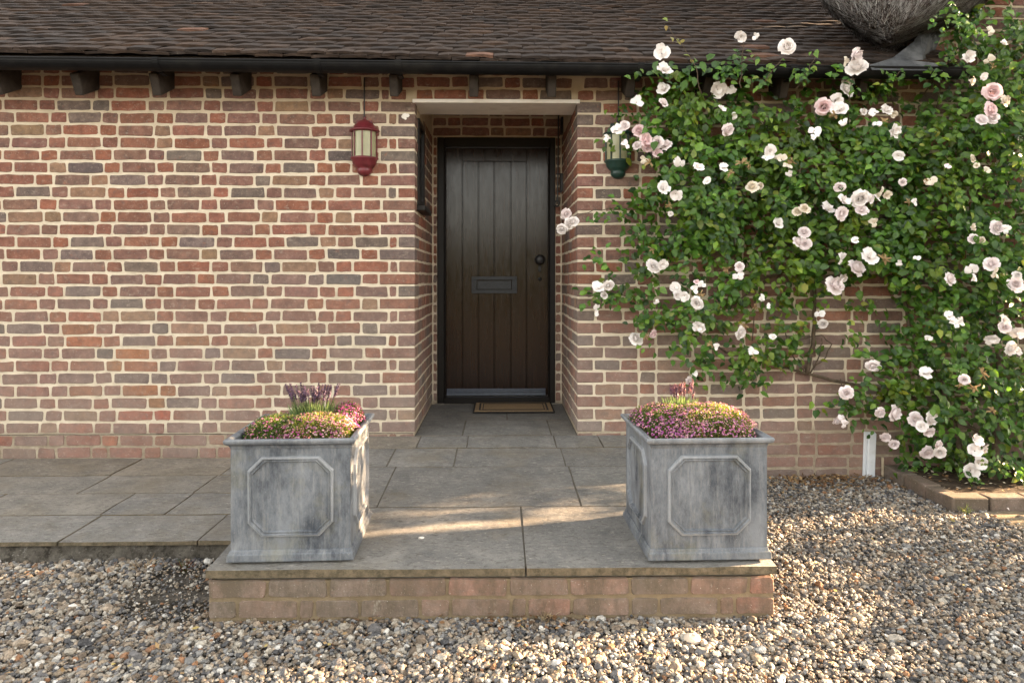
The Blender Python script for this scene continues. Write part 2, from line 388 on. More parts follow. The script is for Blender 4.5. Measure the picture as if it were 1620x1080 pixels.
# courses below the damp course are shallower pressed, muddier
cottage = thing('cottage', (0, 0, 0), 'old brick cottage with dark plank front door, brown tiled roof and a corner of thatch', 'cottage')
mb = MB()
def grid_face(m, O, ux, uz, nx, nz): pass
mb.box(-4.7, XL, 0, 1.5, -0.1, 2.72)
mb.box(XR, 5.0, 0, 1.5, -0.1, 2.72)
mb.box(2.62, 5.0, 0.0, 0.25, 2.7201, 3.9)
mb.box(XL + 0.0005, XR - 0.0005, 0, 0.31, ZTOP, 2.7195)
mb.box(XL + 0.0005, -0.501, REC, 1.48, 0.1, 2.71); mb.box(0.4405, XR - 0.0005, REC, 1.48, 0.1, 2.71)
mb.box(-0.5009, 0.4404, REC, 1.48, 2.391, 2.71)
mb.box(XL + 0.001, XR - 0.001, 0.3105, REC - 0.001, 2.66, 2.71)
wall = mb.build('wall', MORTAR, cottage)
wall['label'] = 'flemish bond wall of mauve, brown and grey bricks in wide cream mortar'

MASK = """0000000000000003324
0000000000000001467
0000123201100012789
0003664323233423789
0137986677765445899
0026898899988888999
0016999899999999998
0015999889999998887
0126899778898887777
0025899767898876777
0225654667787887787
0453366435420467888
0014676445131388876
0001466464032688754
0000146760003788764
0000000000156776666
0000000000042456666
0000000000000355655
0000000000000135466
0000000000000001210""".split()
def density(px, py):
    fx = (px - 900) / 40; fy = (py - 20) / 40
    i, j = math.floor(fx), math.floor(fy); v = 0
    for dj in (0, 1):
        for di in (0, 1):
            a, b = i + di, j + dj
            d = int(MASK[min(max(b, 0), 19)][min(max(a, 0), 18)]) if a >= 0 and 0 <= b < 20 else 0
            if b < 0: d = int(MASK[0][min(max(a, 0), 18)]) if a >= 0 else 0
            v += d * (1 - abs(fx - a)) * (1 - abs(fy - b))
    return v
def shown(b):                      # rough share of a brick's face that the photo shows
    f, u, z, w, h, plane, _ = b
    p = (u, plane, z) if f == 'front' else (plane, u, z)
    px, py, d = project(p)
    if not (-15 < px < 1635 and -5 < py < 1085): return 0
    if plane == REC and f == 'front' and abs(px - 782) < 90 and py > 230: return 0
    if plane != REC and 350 < px < 585 and py > 690: return 0
    if plane != REC and 985 < px < 1218 and py > 690: return 0
    if py < 122 and px < 1490: return 0
    if XL < u < XR and f == 'front' and plane == 0 and z < ZTOP: return 0
    k = max(0.0, 1 - density(px, py) / 4.0) if f == 'front' else 0.3
    return w * h * k / d / d * (1e0)
order = sorted(range(len(BR)), key=lambda i: -shown(BR[i]))
single = set(order[:300 - 62])
bulk = MB(); variants = {}
for i, (f, u, z, w, h, plane, tc) in enumerate(BR):
    p = U(0.002, 0.0055)
    if z < Z0: tc = (tc[0] * .98, tc[1] * .80, tc[2] * .74)      # soft red, damp foot of the wall
    if f == 'front' and plane == 0 and -2.75 < u < -1.75 and 0.2 < z < 0.95 and RND.random() < 0.22: tc = (0.27 * U(.8, 1.1), 0.10 * U(.8, 1.2), 0.05)   # spalled, fresh red faces
    M = face_matrix(f, u, z, plane) @ Matrix.Rotation(rad(U(-0.25, 0.25)), 4, 'Y')
    if i in single:
        key = (round(w, 2), RND.randrange(5))
        if key not in variants:
            m = MB(); m.add(*brick_face(key[0], 0.0635, 0.004)); variants[key] = m.mesh('brick')
        M = M @ Matrix.Diagonal((w / key[0], 1, h / 0.0635, 1)) @ Matrix.Translation((0, -(p - 0.004), 0))
        link('brick', variants[key], BRICK_O, wall, M, tc)
    else:
        vs, fs = brick_face(w, h, p); bulk.add([M @ Vector(v) for v in vs], fs, tc)
for x0, x1, dp, zc, h, s, tc in CORNER:
    m = MB(); e = U(0.003, 0.0055)
    m.cbox(x0 - (e if s > 0 else 0), x1 + (e if s < 0 else 0), -e, dp, zc - h, zc + h, 0.005, 0.0016)
    link('brick', m.mesh('brick'), BRICK_O, wall, None, tc)
bulk.build('brickwork', BRICK_A, wall, kind='stuff')
m = MB()
for i in range(40):
    xa, xb = -4.6 + 4.05 * i / 40, -4.6 + 4.05 * (i + 1) / 40; e = U(-.0012, .0012)
    m.box(xa, xb, -0.0042, 0.004, Z0 + e - U(.0008, .0018), Z0 + e + U(.0006, .0016))
m.build('damp_course', plain('slate_damp_course', (0.045, 0.04, 0.036), 0.9, 0.2), wall)
# splash of white paint on the left corner brick
m = MB(); c = at(641, 183, -0.006)
for q in range(9):
    a0 = U(0, 6.28); r0 = U(0.0, 0.022); rr = U(0.007, 0.014)
    m.add([(c.x + r0 * math.cos(a0) + rr * math.cos(t) * U(0.7, 1.2), -0.0072 - 0.0001 * q, c.z + r0 * math.sin(a0) + rr * math.sin(t) * U(0.7, 1.2)) for t in [6.283 * k / 9 for k in range(9)]], [tuple(range(9))])
m.build('paint_splash', WHITEP, wall)

# lintel board, door frame and door
m = MB(); m.cbox(XL - 0.012, XR + 0.012, -0.012, 0.309, 2.383, 2.4065, 0.002); m.build('lintel', WHITEP, cottage)
DX0, DX1, DZ0, DZ1 = -0.5005, 0.440, 0.275, 2.3905
fr = MB()
fr.cbox(DX0, DX0 + 0.056, REC - 0.012, 1.22, DZ0, DZ1, 0.004); fr.cbox(DX1 - 0.044, DX1, REC - 0.012, 1.22, DZ0, DZ1, 0.004)
fr.cbox(DX0 + 0.0561, DX1 - 0.0441, REC - 0.012, 1.22, DZ1 - 0.075, DZ1, 0.004)
fr.cbox(DX0 + 0.0561, DX0 + 0.066, REC + 0.012, 1.2, DZ0 + 0.05, DZ1 - 0.0751, 0.003); fr.cbox(DX1 - 0.054, DX1 - 0.0441, REC + 0.012, 1.2, DZ0 + 0.05, DZ1 - 0.0751, 0.003)
frame = fr.build('door_frame', FRAMEP, cottage)
th = MB(); th.cbox(DX0 + 0.0561, DX1 - 0.0441, REC - 0.03, 1.22, DZ0, DZ0 + 0.05, 0.004); th.build('threshold', FRAMEP, cottage)
st = MB(); st.cbox(DX0 - 0.02, DX1 + 0.02, REC - 0.02, 1.2, 0.2, DZ0 - 0.001, 0.004); st.build('door_sill', CONCRETE, cottage)
lx0, lx1, lz0, lz1 = DX0 + 0.0665, DX1 - 0.0545, DZ0 + 0.052, DZ1 - 0.077
DY = REC + 0.045
def dx(px): return at(px, 400, DY).x
gx = [dx(v) for v in (731.5, 757, 782, 808, 833)]
db = MB()
db.cbox(lx0, gx[0] - 0.002, DY - 0.004, DY + 0.04, lz0, lz1, 0.003); db.cbox(gx[4] + 0.002, lx1, DY - 0.004, DY + 0.04, lz0, lz1, 0.003)
db.cbox(gx[0] - 0.0019, gx[4] + 0.0019, DY - 0.004, DY + 0.04, lz1 - 0.105, lz1, 0.003)
db.cbox(gx[0] - 0.0019, gx[4] + 0.0019, DY - 0.004, DY + 0.04, lz0, lz0 + 0.045, 0.003)
db.box(gx[0] - 0.0019, gx[4] + 0.0019, DY + 0.02, DY + 0.035, lz0 + 0.0451, lz1 - 0.1051)
door = db.build('door', DOORP, cottage); door['label'] = 'dark brown gloss plank door with black knob and letter plate'
for a, b in zip(gx[:-1], gx[1:]):
    m = MB(); m.cbox(a + 0.0035, b - 0.0035, DY + U(-0.001, 0.001), DY + 0.0199, lz0 + 0.0452, lz1 - 0.1052, 0.003); m.build('plank', DOORP, door)
m = MB()
for (z0, z1, y0) in ((lz0 + 0.005, lz0 + 0.028, DY - 0.024), (lz0 + 0.0285, lz0 + 0.043, DY - 0.016), (lz0 + 0.0435, lz0 + 0.058, DY - 0.010)):
    m.cbox(lx0 + 0.005, lx1 - 0.02, y0, DY - 0.0041, z0, z1, 0.002)
m.build('weather_bar', ALU, door)
a, b = at(746, 437, DY), at(818, 464, DY); lp = MB()
lp.cbox(a.x, b.x, DY - 0.010, DY - 0.0041, b.z, b.z + 0.03, 0.002); lp.cbox(a.x, b.x, DY - 0.010, DY - 0.0041, a.z - 0.03, a.z, 0.002)
lp.cbox(a.x, a.x + 0.042, DY - 0.010, DY - 0.0041, b.z + 0.0301, a.z - 0.0301, 0.002); lp.cbox(b.x - 0.042, b.x, DY - 0.010, DY - 0.0041, b.z + 0.0301, a.z - 0.0301, 0.002)
lp.cbox(a.x + 0.046, b.x - 0.046, DY - 0.0065, DY - 0.0042, b.z + 0.033, a.z - 0.036, 0.0015)
lp.build('letter_plate', PLATE, door)
m = MB(); m.lathe([(0.0, 0.072), (0.02, 0.071), (0.034, 0.062), (0.041, 0.047), (0.037, 0.032), (0.022, 0.02), (0.014, 0.012), (0.033, 0.008), (0.034, 0.0)], 20)
kn = at(854, 411, DY); o = m.build('knob', BLACKM, door, True); o.location = (kn.x, DY - 0.004, kn.z); o.rotation_euler = (rad(90), 0, 0)
m = MB(); m.cbox(kn.x - 0.011, kn.x + 0.011, DY - 0.008, DY - 0.0041, kn.z - 0.095, kn.z - 0.045, 0.002); m.build('escutcheon', BLACKM, door)
m = MB(); m.lathe([(0.0, 0.012), (0.014, 0.010), (0.016, 0)], 12); o = m.build('lock', BLACKM, door, True); o.location = (kn.x, DY - 0.004, kn.z - 0.155); o.rotation_euler = (rad(90), 0, 0)

# little window in the left cheek of the porch
wf = MB(); y0, y1, z0, z1 = 0.14, 0.46, 1.75, 2.32
for (a, b, c, d) in ((y0, y0 + 0.045, z0, z1), (y1 - 0.045, y1, z0, z1), (y0 + 0.0451, y1 - 0.0451, z0, z0 + 0.045), (y0 + 0.0451, y1 - 0.0451, z1 - 0.045, z1)):
    wf.cbox(XL - 0.02, XL + 0.016, a, b, c, d, 0.003)
win = wf.build('window', FRAMEP, cottage)
m = MB(); m.cbox(XL - 0.01, XL + 0.058, y0 - 0.03, y1 + 0.03, z0 - 0.04, z0 - 0.001, 0.005); m.build('sill', FRAMEP, win)
PANE = plain('dark_glass', (0.012, 0.013, 0.015), 0.06, 0.5, 0.1, 5, 0.02)
m = MB(); m.box(XL - 0.004, XL + 0.004, y0 + 0.046, y1 - 0.046, z0 + 0.046, z1 - 0.046); m.build('pane', PANE, win)

# ------------------------------------------------------------------ roof
PITCH = rad(32); RU = Vector((0, math.cos(PITCH), math.sin(PITCH))); RN = Vector((0, -math.sin(PITCH), math.cos(PITCH)))
EAVE = Vector((0, -0.27, 2.575))
def roof_pt(x, L, n): 
    sag = -0.012 * math.sin(x * 0.9 + 0.5) - 0.006 * (x + 3)
    p = EAVE + RU * L + RN * n; return Vector((x, p.y, p.z + sag))
m = MB()
for i in range(40):
    xa, xb = -4.7 + 7.6 * i / 40, -4.7 + 7.6 * (i + 1) / 40
    m.add([roof_pt(xa, 0.02, -0.005), roof_pt(xb, 0.02, -0.005), roof_pt(xb, 2.6, -0.005), roof_pt(xa, 2.6, -0.005),
           roof_pt(xa, 0.02, -0.05), roof_pt(xb, 0.02, -0.05), roof_pt(xb, 2.6, -0.05), roof_pt(xa, 2.6, -0.05)],
          [(0, 1, 2, 3), (7, 6, 5, 4), (0, 4, 5, 1), (3, 2, 6, 7)])
roof = m.build('roof', TIMBER, cottage); roof['label'] = 'weathered dark brown plain tile roof above the gutter'
def tile_col(x, L):
    r = RND.random(); k = U(0.75, 1.25)
    c = (0.036, 0.0245, 0.0185) if r < 0.55 else (0.029, 0.0215, 0.018) if r < 0.84 else (0.045, 0.028, 0.019) if r < 0.985 else (0.115, 0.062, 0.042)
    return tuple(v * k for v in c)
def tile_geo(w, seed):
    r = random.Random(seed); t = 0.0150; cam_ = r.uniform(0.001, 0.007); Ln = 0.262
    j = lambda s: r.uniform(-s, s)
    xs = [-w / 2, -w / 6, w / 6, w / 2]; vs = []
    for (L, n) in ((0, t), (Ln, t), (0, 0), (Ln, 0)):
        tw = j(0.002)
        for x in xs: vs.append((x + j(0.0015), L + (j(0.003) if L == 0 else 0), n + cam_ * (1 - (2 * x / w) ** 2) + tw * x / w + (j(0.0012) if L == 0 else 0)))
    fs = []
    for i in range(3): fs += [(i, i + 1, 5 + i, 4 + i), (8 + i, 12 + i, 13 + i, 9 + i), (i, 8 + i, 9 + i, i + 1)]
    fs += [(0, 4, 12, 8), (3, 11, 15, 7)]
    return vs, fs
TW = 0.166; tm = []
for s in range(10):
    m = MB(); m.add(*tile_geo(TW - 0.003, s)); tm.append(m.mesh('tile'))
bulk = MB(); cnt = 0
for r in range(-1, 25):
    L0 = r * 0.1 if r >= 0 else -0.004
    x = -4.6 + (TW / 2 if r % 2 else 0) + U(-0.01, 0.01)
    while x < 2.75:
        tc = tile_col(x, L0); slip = U(-0.006, 0.004); lift = U(0.0, 0.007)
        base = roof_pt(x, L0 + slip, (0.027 if r >= 0 else 0.010) + lift)
        tilt = math.atan2(0.027, 0.262) if r >= 0 else 0.02
        M = Matrix.Translation(base) @ Matrix.Rotation(PITCH - tilt, 4, 'X') @ Matrix.Rotation(rad(U(-0.9, 0.9)), 4, 'Y') @ Matrix.Rotation(rad(U(-0.8, 0.8)), 4, 'Z')
        px, py, d = project(base)
        s = RND.randrange(10)
        if -20 < px < 1400 and cnt < 300 and r >= 0:
            link('tile', tm[s], TILE_O, roof, M, tc); cnt += 1
        else:
            vs, fs = tile_geo(TW - 0.003, s); bulk.add([M @ Vector(v) for v in vs], fs, tc)
        x += TW + U(-0.001, 0.001)
bulk.build('tile_courses', TILE_A, roof, kind='stuff')
# lead upstand and rendered wall where the tiles stop
m = MB(); a, b = roof_pt(-4.7, 2.47, 0.03), roof_pt(2.9, 2.47, 0.03)
m.box(-4.7, 2.9, a.y - 0.08, a.y + 0.02, a.z - 0.05, a.z + 0.012); m.build('roof_upstand', FLASH, cottage)
m = MB(); m.box(-4.7, 2.6, a.y + 0.021, a.y + 0.3, a.z - 0.3, a.z + 1.2); m.build('upper_wall', TIMBER, cottage)

# gutter with half-round section, running slightly downhill to the right
GY, GR = -0.285, 0.054
def gz(x): return 2.552 - 0.0055 * (x + 3.2)
m = MB(); N = 12; xs = [-4.7 + 7.45 * i / 14 for i in range(15)]
ring = [(GY + GR * math.cos(t), GR * math.sin(t)) for t in [PI + PI * k / N for k in range(N + 1)]]
ring += [(GY + (GR - 0.004) * math.cos(t), (GR - 0.004) * math.sin(t)) for t in [2 * PI - PI * k / N for k in range(N + 1)]]
n = len(ring); vs = [(x, y, gz(x) + z) for x in xs for y, z in ring]
m.add(vs, [(i * n + k, i * n + (k + 1) % n, (i + 1) * n + (k + 1) % n, (i + 1) * n + k) for i in range(len(xs) - 1) for k in range(n)] + [tuple(range(n)), tuple((len(xs) - 1) * n + k for k in range(n))])
m.tube([(-4.7, GY - GR + 0.001, gz(-4.7) + 0.001), (2.75, GY - GR + 0.001, gz(2.75) + 0.001)], 0.006, 6)
gut = m.build('gutter', GUTTER, cottage, False); gut['label'] = 'black half round gutter under the eaves'
for px in (252, 505, 632, 1012, 1250):
    X = at(px, 108, GY).x; m = MB()
    ring = [(GY + (GR + 0.004) * math.cos(t), (GR + 0.004) * math.sin(t)) for t in [PI * 0.94 + PI * 1.12 * k / N for k in range(N + 1)]]
    vs = [(X + e, y, gz(X) + z) for e in (-0.018, 0.018) for y, z in ring] ; q = N + 1
    vs += [(X + e, GY + (GR + 0.0005) * math.cos(t), gz(X) + (GR + 0.0005) * math.sin(t)) for e in (-0.018, 0.018) for t in [PI * 0.94 + PI * 1.12 * k / N for k in range(N + 1)]]
    m.add(vs, [(k, k + 1, q + k + 1, q + k) for k in range(N)] + [(k, 2 * q + k, 2 * q + k + 1, k + 1) for k in range(N)] + [(q + k, q + k + 1, 3 * q + k + 1, 3 * q + k) for k in range(N)])
    m.cbox(X - 0.014, X + 0.014, GY + 0.02, -0.2, gz(X) - 0.062, gz(X) - 0.05, 0.002)
    m.build('bracket', GUTTER, gut)
# fascia shadow board behind the gutter and the rafter tails
X0 = at(118, 140, -0.16).x; i = -6
while X0 + 0.4785 * i < 2.6:
    x = X0 + 0.4785 * i + U(-0.006, 0.006); i += 1
    m = MB(); M = Matrix.Translation((x + 0.026, -0.165, 2.378)) @ Matrix.Rotation(rad(U(24, 28)), 4, 'X')
    m.cbox(-0.026, 0.026, 0.0, 0.30, 0.0, 0.13, 0.004, 0.002, M=M); m.build('rafter_tail', TIMBER, cottage)
m = MB(); m.box(-4.6, 2.6, -0.225, -0.205, 2.515, 2.56); m.build('fascia', TIMBER, cottage)

# thatch: a thick rounded eave hanging over the end of the tiled roof
DOWN = Vector((-0.36, -0.30, -0.88)).normalized()
TOUT = [(1288, -70), (1303, -4), (1336, 36), (1370, 60), (1402, 71), (1442, 64), (1500, 44), (1536, 22), (1572, -8), (1660, -80), (1700, -250), (1500, -330), (1330, -250)]
TCEN = at(1455, -60, -0.2)
TV = [(-0.60, 0.0), (-0.595, 0.25), (-0.575, 0.45), (-0.53, 0.65), (-0.47, 0.80), (-0.38, 0.92), (-0.26, 0.985), (-0.12, 1.0), (0.08, 1.0), (0.3, 1.0), (0.6, 1.0)]
def cr(P, t):
    n = len(P); i = int(t) % n; f = t - int(t); p = [Vector(P[(i + k - 1) % n]) for k in range(4)]
    return 0.5 * (2 * p[1] + (p[2] - p[0]) * f + (2 * p[0] - 5 * p[1] + 4 * p[2] - p[3]) * f * f + (3 * p[1] - p[0] - 3 * p[2] + p[3]) * f ** 3)
TW3 = [at(x + 6, y - 10, -0.2) for x, y in TOUT]
def thatch_uv(u, v):               # u 0..1 round the outline, v 0..1 front to back
    q = cr(TW3, u * len(TW3)); x = v * (len(TV) - 1); i = min(int(x), len(TV) - 2); f = x - i
    yy = TV[i][0] * (1 - f) + TV[i + 1][0] * f; k = TV[i][1] * (1 - f) + TV[i + 1][1] * f
    p = TCEN + (q - TCEN) * k; n = 0.05 * mn.noise(Vector((p.x * 4, yy * 4, p.z * 4))) + .02 * mn.noise(Vector((p.x * 13, yy * 13, p.z * 13)))
    p = p + (q - TCEN) * n * min(1, k * 2); return Vector((p.x + .62 * max(0, yy + .15), yy + n * .6, p.z + .40 * max(0, yy + .1)))
m = MB(); NU, NV = 78, 20
vs = [thatch_uv(i / NU, j / NV) for j in range(NV + 1) for i in range(NU)]
m.add(vs, [(j * NU + i, j * NU + (i + 1) % NU, (j + 1) * NU + (i + 1) % NU, (j + 1) * NU + i) for j in range(NV) for i in range(NU)])
THATCH = plain('thatch', (0.045, 0.041, 0.038), 0.95, 0.1, 0.5, 60, 1.0)
STRAW = tinted('straw', 0.85, 0.2, 'attr', 0, 0.3, 50, 0)
thatch = m.build('thatch', THATCH, cottage, True); thatch['label'] = 'grey weathered thatch eave bulging over the end of the tiles'
# unseen rest of the roof, added and shaped to keep sun off the tiles
m = MB(); P3 = [(3.45, 3.75), (4.25, 5.7), (5.05, 4.3), (5.05, 3.75)]
m.add([(x, yy, z) for yy in (-0.3, 6) for x, z in P3], [(0, 1, 2, 3), (7, 6, 5, 4)] + [(i, 4 + i, 4 + (i + 1) % 4, (i + 1) % 4) for i in range(4)]); m.build('unseen_roof', THATCH, cottage)
m = MB()
for q in range(42000):
    u, v = U(0.0, 1.0), U(0.02, 0.92)
    p0 = thatch_uv(u, v); du = thatch_uv(u + .004, v) - p0; dv = thatch_uv(u, v + .01) - p0
    nrm = du.cross(dv)
    if nrm.length < 1e-9: continue
    nrm.normalize()
    if nrm.dot(p0 - TCEN - Vector((0, .3, 0))) < 0: nrm = -nrm
    t_ = DOWN + Vector((U(-.18, .18), U(-.18, .18), U(-.12, .12))); L = U(.04, .11)
    tang = t_ - nrm * t_.dot(nrm)
    if tang.length < .45: L *= .4
    b_ = p0 + (tang + nrm * U(.02, .17)).normalized() * L
    side = nrm.cross(tang if tang.length > .01 else Vector((1, 0, 0))).normalized() * U(0.0010, 0.0024); k = U(0.6, 1.5)
    tc = (0.25 * k, 0.243 * k, 0.235 * k) if RND.random() < 0.55 else (0.065 * k, 0.052 * k, 0.05 * k)
    a_ = p0 + nrm * 0.002
    m.add([a_ - side, a_ + side, b_ + side * 0.5, b_ - side * 0.5], [(0, 1, 2, 3)], tc)
m.build('straw', STRAW, thatch, kind='stuff')
# lead flashing under the thatch
fl = MB()
def plate(m, pts, thick=(0, 0.006, 0)):
    k = len(pts); t = Vector(thick); P = [Vector(p) for p in pts]
    m.add(P + [p + t for p in P], [tuple(range(k)), tuple(range(k, 2 * k))[::-1]] + [(i, k + i, k + (i + 1) % k, (i + 1) % k) for i in range(k)])
plate(fl, [at(1375, 103, -0.34), at(1412, 92, -0.30), at(1480, 100, -0.29), at(1492, 112, -0.34), at(1380, 111, -0.345)])
plate(fl, [at(1412, 92, -0.299), at(1446, 66, -0.18), at(1456, 47, -0.14), at(1460, 97, -0.289)])
plate(fl, [at(1460, 97, -0.288), at(1456, 47, -0.139), at(1476, 44, -0.08), at(1490, 56, -0.03), at(1478, 75, -0.02), at(1470, 100, -0.05)])
flashing = fl.build('flashing', FLASH, cottage)

# ------------------------------------------------------------------ ground, terrace, platform
m = MB(); m.box(-60, 60, -70, 40, -0.3, -0.012); m.box(-4.5, -1.065, -1.68, -1.365, -0.0119, 0.022); tag(m.build('ground', DIRT), 'dark earth under the gravel', None, None, 'structure')

def slab_col():
    r = RND.random(); k = U(0.93, 1.07)
    c = (0.188, 0.183, 0.172) if r < 0.55 else (0.195, 0.183, 0.163) if r < 0.8 else (0.208, 0.183, 0.150) if r < 0.9 else (0.178, 0.176, 0.166)
    return tuple(v * k for v in c)
def slab(parent, x0, x1, y0, y1, zf, th=0.035, col=None, over=0.0):
    """one stone flag with a slightly wavy top and broken arrises"""
    g = 0.0045; nx, ny = 6, 4; m = MB(); vs = []
    x0 += g * U(.6, 1.3); x1 -= g * U(.6, 1.3); y0 += g * U(.6, 1.3); y1 -= g * U(.6, 1.3)
    t = U(-0.0015, 0.0015)
    for j in range(ny + 1):
        for i in range(nx + 1):
            x = x0 + (x1 - x0) * i / nx; y = y0 + (y1 - y0) * j / ny
            e = -0.003 if i in (0, nx) or j in (0, ny) else 0
            jx = U(-0.0015, 0.0015)
            vs.append((x + jx, y + jx, zf(y) + t + e + 0.0035 * mn.noise(Vector((x * 5, y * 5, 3)))))
    fs = [(j * (nx + 1) + i, j * (nx + 1) + i + 1, (j + 1) * (nx + 1) + i + 1, (j + 1) * (nx + 1) + i) for j in range(ny) for i in range(nx)]
    bd = [i for i in range(nx + 1)] + [(j + 1) * (nx + 1) + nx for j in range(ny)] + [ny * (nx + 1) + nx - 1 - i for i in range(nx)] + [(ny - 1 - j) * (nx + 1) for j in range(ny - 1)]
    b = len(vs); vs += [(vs[i][0], vs[i][1], zf(vs[i][1]) - th) for i in bd]; k = len(bd)
    fs += [(bd[q], b + q, b + (q + 1) % k, bd[(q + 1) % k]) for q in range(k)]
    m.add(vs, fs); return link('paving_slab', m.mesh('paving_slab'), SLAB, parent, None, col or slab_col())

PF, PX0, PX1 = -1.83, -1.085, 1.035
def zplat(y): return 0.272 if y > 0 else 0.272 + 0.040 * y
core = MB()
core.box(PX0 + 0.014, PX1 - 0.014, PF + 0.0145, -0.001, -0.1, 0.155)
jv = [(x, y, zplat(y) - (0.006 if y > PF + 0.1 else 0.006)) for y in (PF + 0.03, -0.0015) for x in (PX0 + 0.03, PX1 - 0.03)]
jv += [(x, y, 0.15) for x, y, z in jv]
jf = MB(); jf.box(XL, XR, 0.0, REC, 0.1, 0.2665)
jf.add(jv, [(0, 1, 3, 2), (0, 4, 5, 1), (1, 5, 7, 3), (3, 7, 6, 2), (2, 6, 4, 0)])

platform = core.build('porch_platform', SMORTAR); jf.build('joint_filling', JOINT, platform); tag(platform, 'stone flagged porch step with a brick riser in front of the door', None, None, 'structure')
WARM = (0.255, 0.21, 0.15)
rows = [(PF, -1.215, [PX0, 0.095, PX1]), (-1.215, -0.625, [PX0, -0.565, 0.375, PX1]), (-0.625, -0.275, [PX0, -0.62, -0.255, 0.36, PX1]),
        (-0.275, -0.004, [PX0, -0.50, -0.20, 0.34, 0.62, PX1])]
for y0, y1, xs in rows:
    for a, b in zip(xs[:-1], xs[1:]): slab(platform, a, b, y0, y1, zplat, 0.030)
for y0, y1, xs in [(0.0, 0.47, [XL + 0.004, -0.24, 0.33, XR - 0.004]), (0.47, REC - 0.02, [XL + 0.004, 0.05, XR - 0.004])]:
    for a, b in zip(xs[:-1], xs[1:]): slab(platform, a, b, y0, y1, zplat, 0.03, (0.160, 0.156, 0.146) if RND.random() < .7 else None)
# brick riser
def step_brick_col():
    r = RND.random(); k = U(0.9, 1.15)
    c = (0.205, 0.115, 0.080) if r < .45 else (0.235, 0.105, 0.070) if r < .72 else (0.150, 0.105, 0.080)
    return tuple(v * k for v in c)
def riser(parent, p0, p1, zc, seq, y=None):
    L = (p1 - p0).length; d = (p1 - p0).normalized(); x = 0; i = 0
    ang = math.atan2(d.y, d.x)
    while x < L - 0.03:
        w = min(seq[i % len(seq)] * U(.97, 1.03), L - x); i += 1
        if L - x - w < 0.05: w = L - x
        m = MB(); m.add(*brick_face(w, 0.064, 0.004, 0.0018)); c = p0 + d * (x + w / 2)
        link('brick', m.mesh('brick'), SBRICK_O, parent, Matrix.Translation((c.x, c.y, zc)) @ Matrix.Rotation(ang, 4, 'Z'), step_brick_col()); x += w + 0.009
yb = PF + 0.0140
for kx, (zc, seq) in enumerate(((0.1245, [0.213]), (0.0495, [0.10, 0.213, 0.05, 0.16, 0.213]), (-0.0255, [0.213]))):
    riser(platform, Vector((PX0 + 0.012, yb, 0)), Vector((PX1 - 0.012, yb, 0)), zc, seq)
    riser(platform, Vector((PX1 - 0.0135, yb + 0.004, 0)), Vector((PX1 - 0.0135, -0.01, 0)), zc, [0.213] if kx % 2 else [0.1, 0.213])
    riser(platform, Vector((PX0 + 0.0135, -1.37, 0)), Vector((PX0 + 0.0135, yb + 0.004, 0)), zc, [0.213] if kx % 2 else [0.1, 0.213])

TF = -1.365
def zterr(y): return 0.138 + 0.004 * y
tb = MB(); tb.box(-4.6, PX0 + 0.0239, TF + 0.04, -0.001, -0.1, 0.10)
tj = MB(); tj.box(-4.59, PX0 + 0.0230, TF + 0.042, -0.0015, 0.1002, 0.1268)
# rough concrete haunch under the terrace edge
NXk = 90
vs = []
for i in range(NXk + 1):
    x = -4.6 + (PX0 + 0.02 + 4.6) * i / NXk
    for j, (yy, zz) in enumerate(((TF + 0.03, 0.115), (TF + 0.012, 0.075), (TF + 0.006, 0.045), (TF - 0.012, 0.018), (TF - 0.05, -0.02))):
        nn = mn.noise(Vector((x * 7, zz * 30, 2.0))) * 0.024 + mn.noise(Vector((x * 22, zz * 60, 7))) * 0.016
        vs.append((x, yy + nn, zz + 0.3 * nn))
haunch = MB(); haunch.add(vs, [(i * 5 + j, i * 5 + j + 1, (i + 1) * 5 + j + 1, (i + 1) * 5 + j) for i in range(NXk) for j in range(4)])
terrace = tb.build('terrace', SMORTAR); tag(terrace, 'lower terrace of grey stone flags along the wall on the left', None, None, 'structure')
tj.build('joint_filling', JOINT, terrace); haunch.build('concrete_edge', HAUNCH, terrace, True)
for y0, y1, xs in [(-0.375, -0.004, [-4.6, -3.7, -3.05, -2.25, -1.62, PX0]), (-0.70, -0.375, [-4.6, -3.9, -3.2, -2.24, -1.63, PX0]),
                   (-1.03, -0.70, [-4.6, -3.5, -2.6, -1.93, -1.62, PX0]), (TF, -1.03, [-4.6, -3.8, -2.75, -1.915, -1.315, PX0])]:
    for a, b in zip(xs[:-1], xs[1:]): slab(terrace, a, b, y0, y1, zterr, 0.020)
slab_warm = None

# raised bed on the right
bed = thing('flower_bed', (2.5, -0.3, 0), 'raised soil bed edged with brown bricks under the right hand roses', 'flower bed')
def bx(v): return v - Vector((2.5, -0.3, 0))
m = MB(); m.box(0.05, 2.4, -0.27, 0.295, -0.1, 0.065); m.build('soil', SOIL, bed)
def bed_brick(x0, x1, y0, y1):
    m = MB(); m.cbox(x0, x1, y0, y1, -0.04, 0.074 + U(-.004, .004), 0.006, 0.003); link('brick', m.mesh('brick'), SBRICK_O, bed, None, tuple(v * 0.36 for v in step_brick_col()))
y = 0.28
while y > -0.2: bed_brick(-0.045 + U(-.004, .004), 0.055, y - 0.205, y); y -= 0.215
x = -0.045
while x < 2.3: bed_brick(x, x + 0.205, -0.385, -0.282 + U(-.004, .004)); x += 0.216

path = MB(); path.box(2.62, 6.0, -1.02, -0.69, -0.05, 0.006); tag(path.build('path', SAND), 'pale sandy strip beside the brick bed edging', None, None, 'structure')

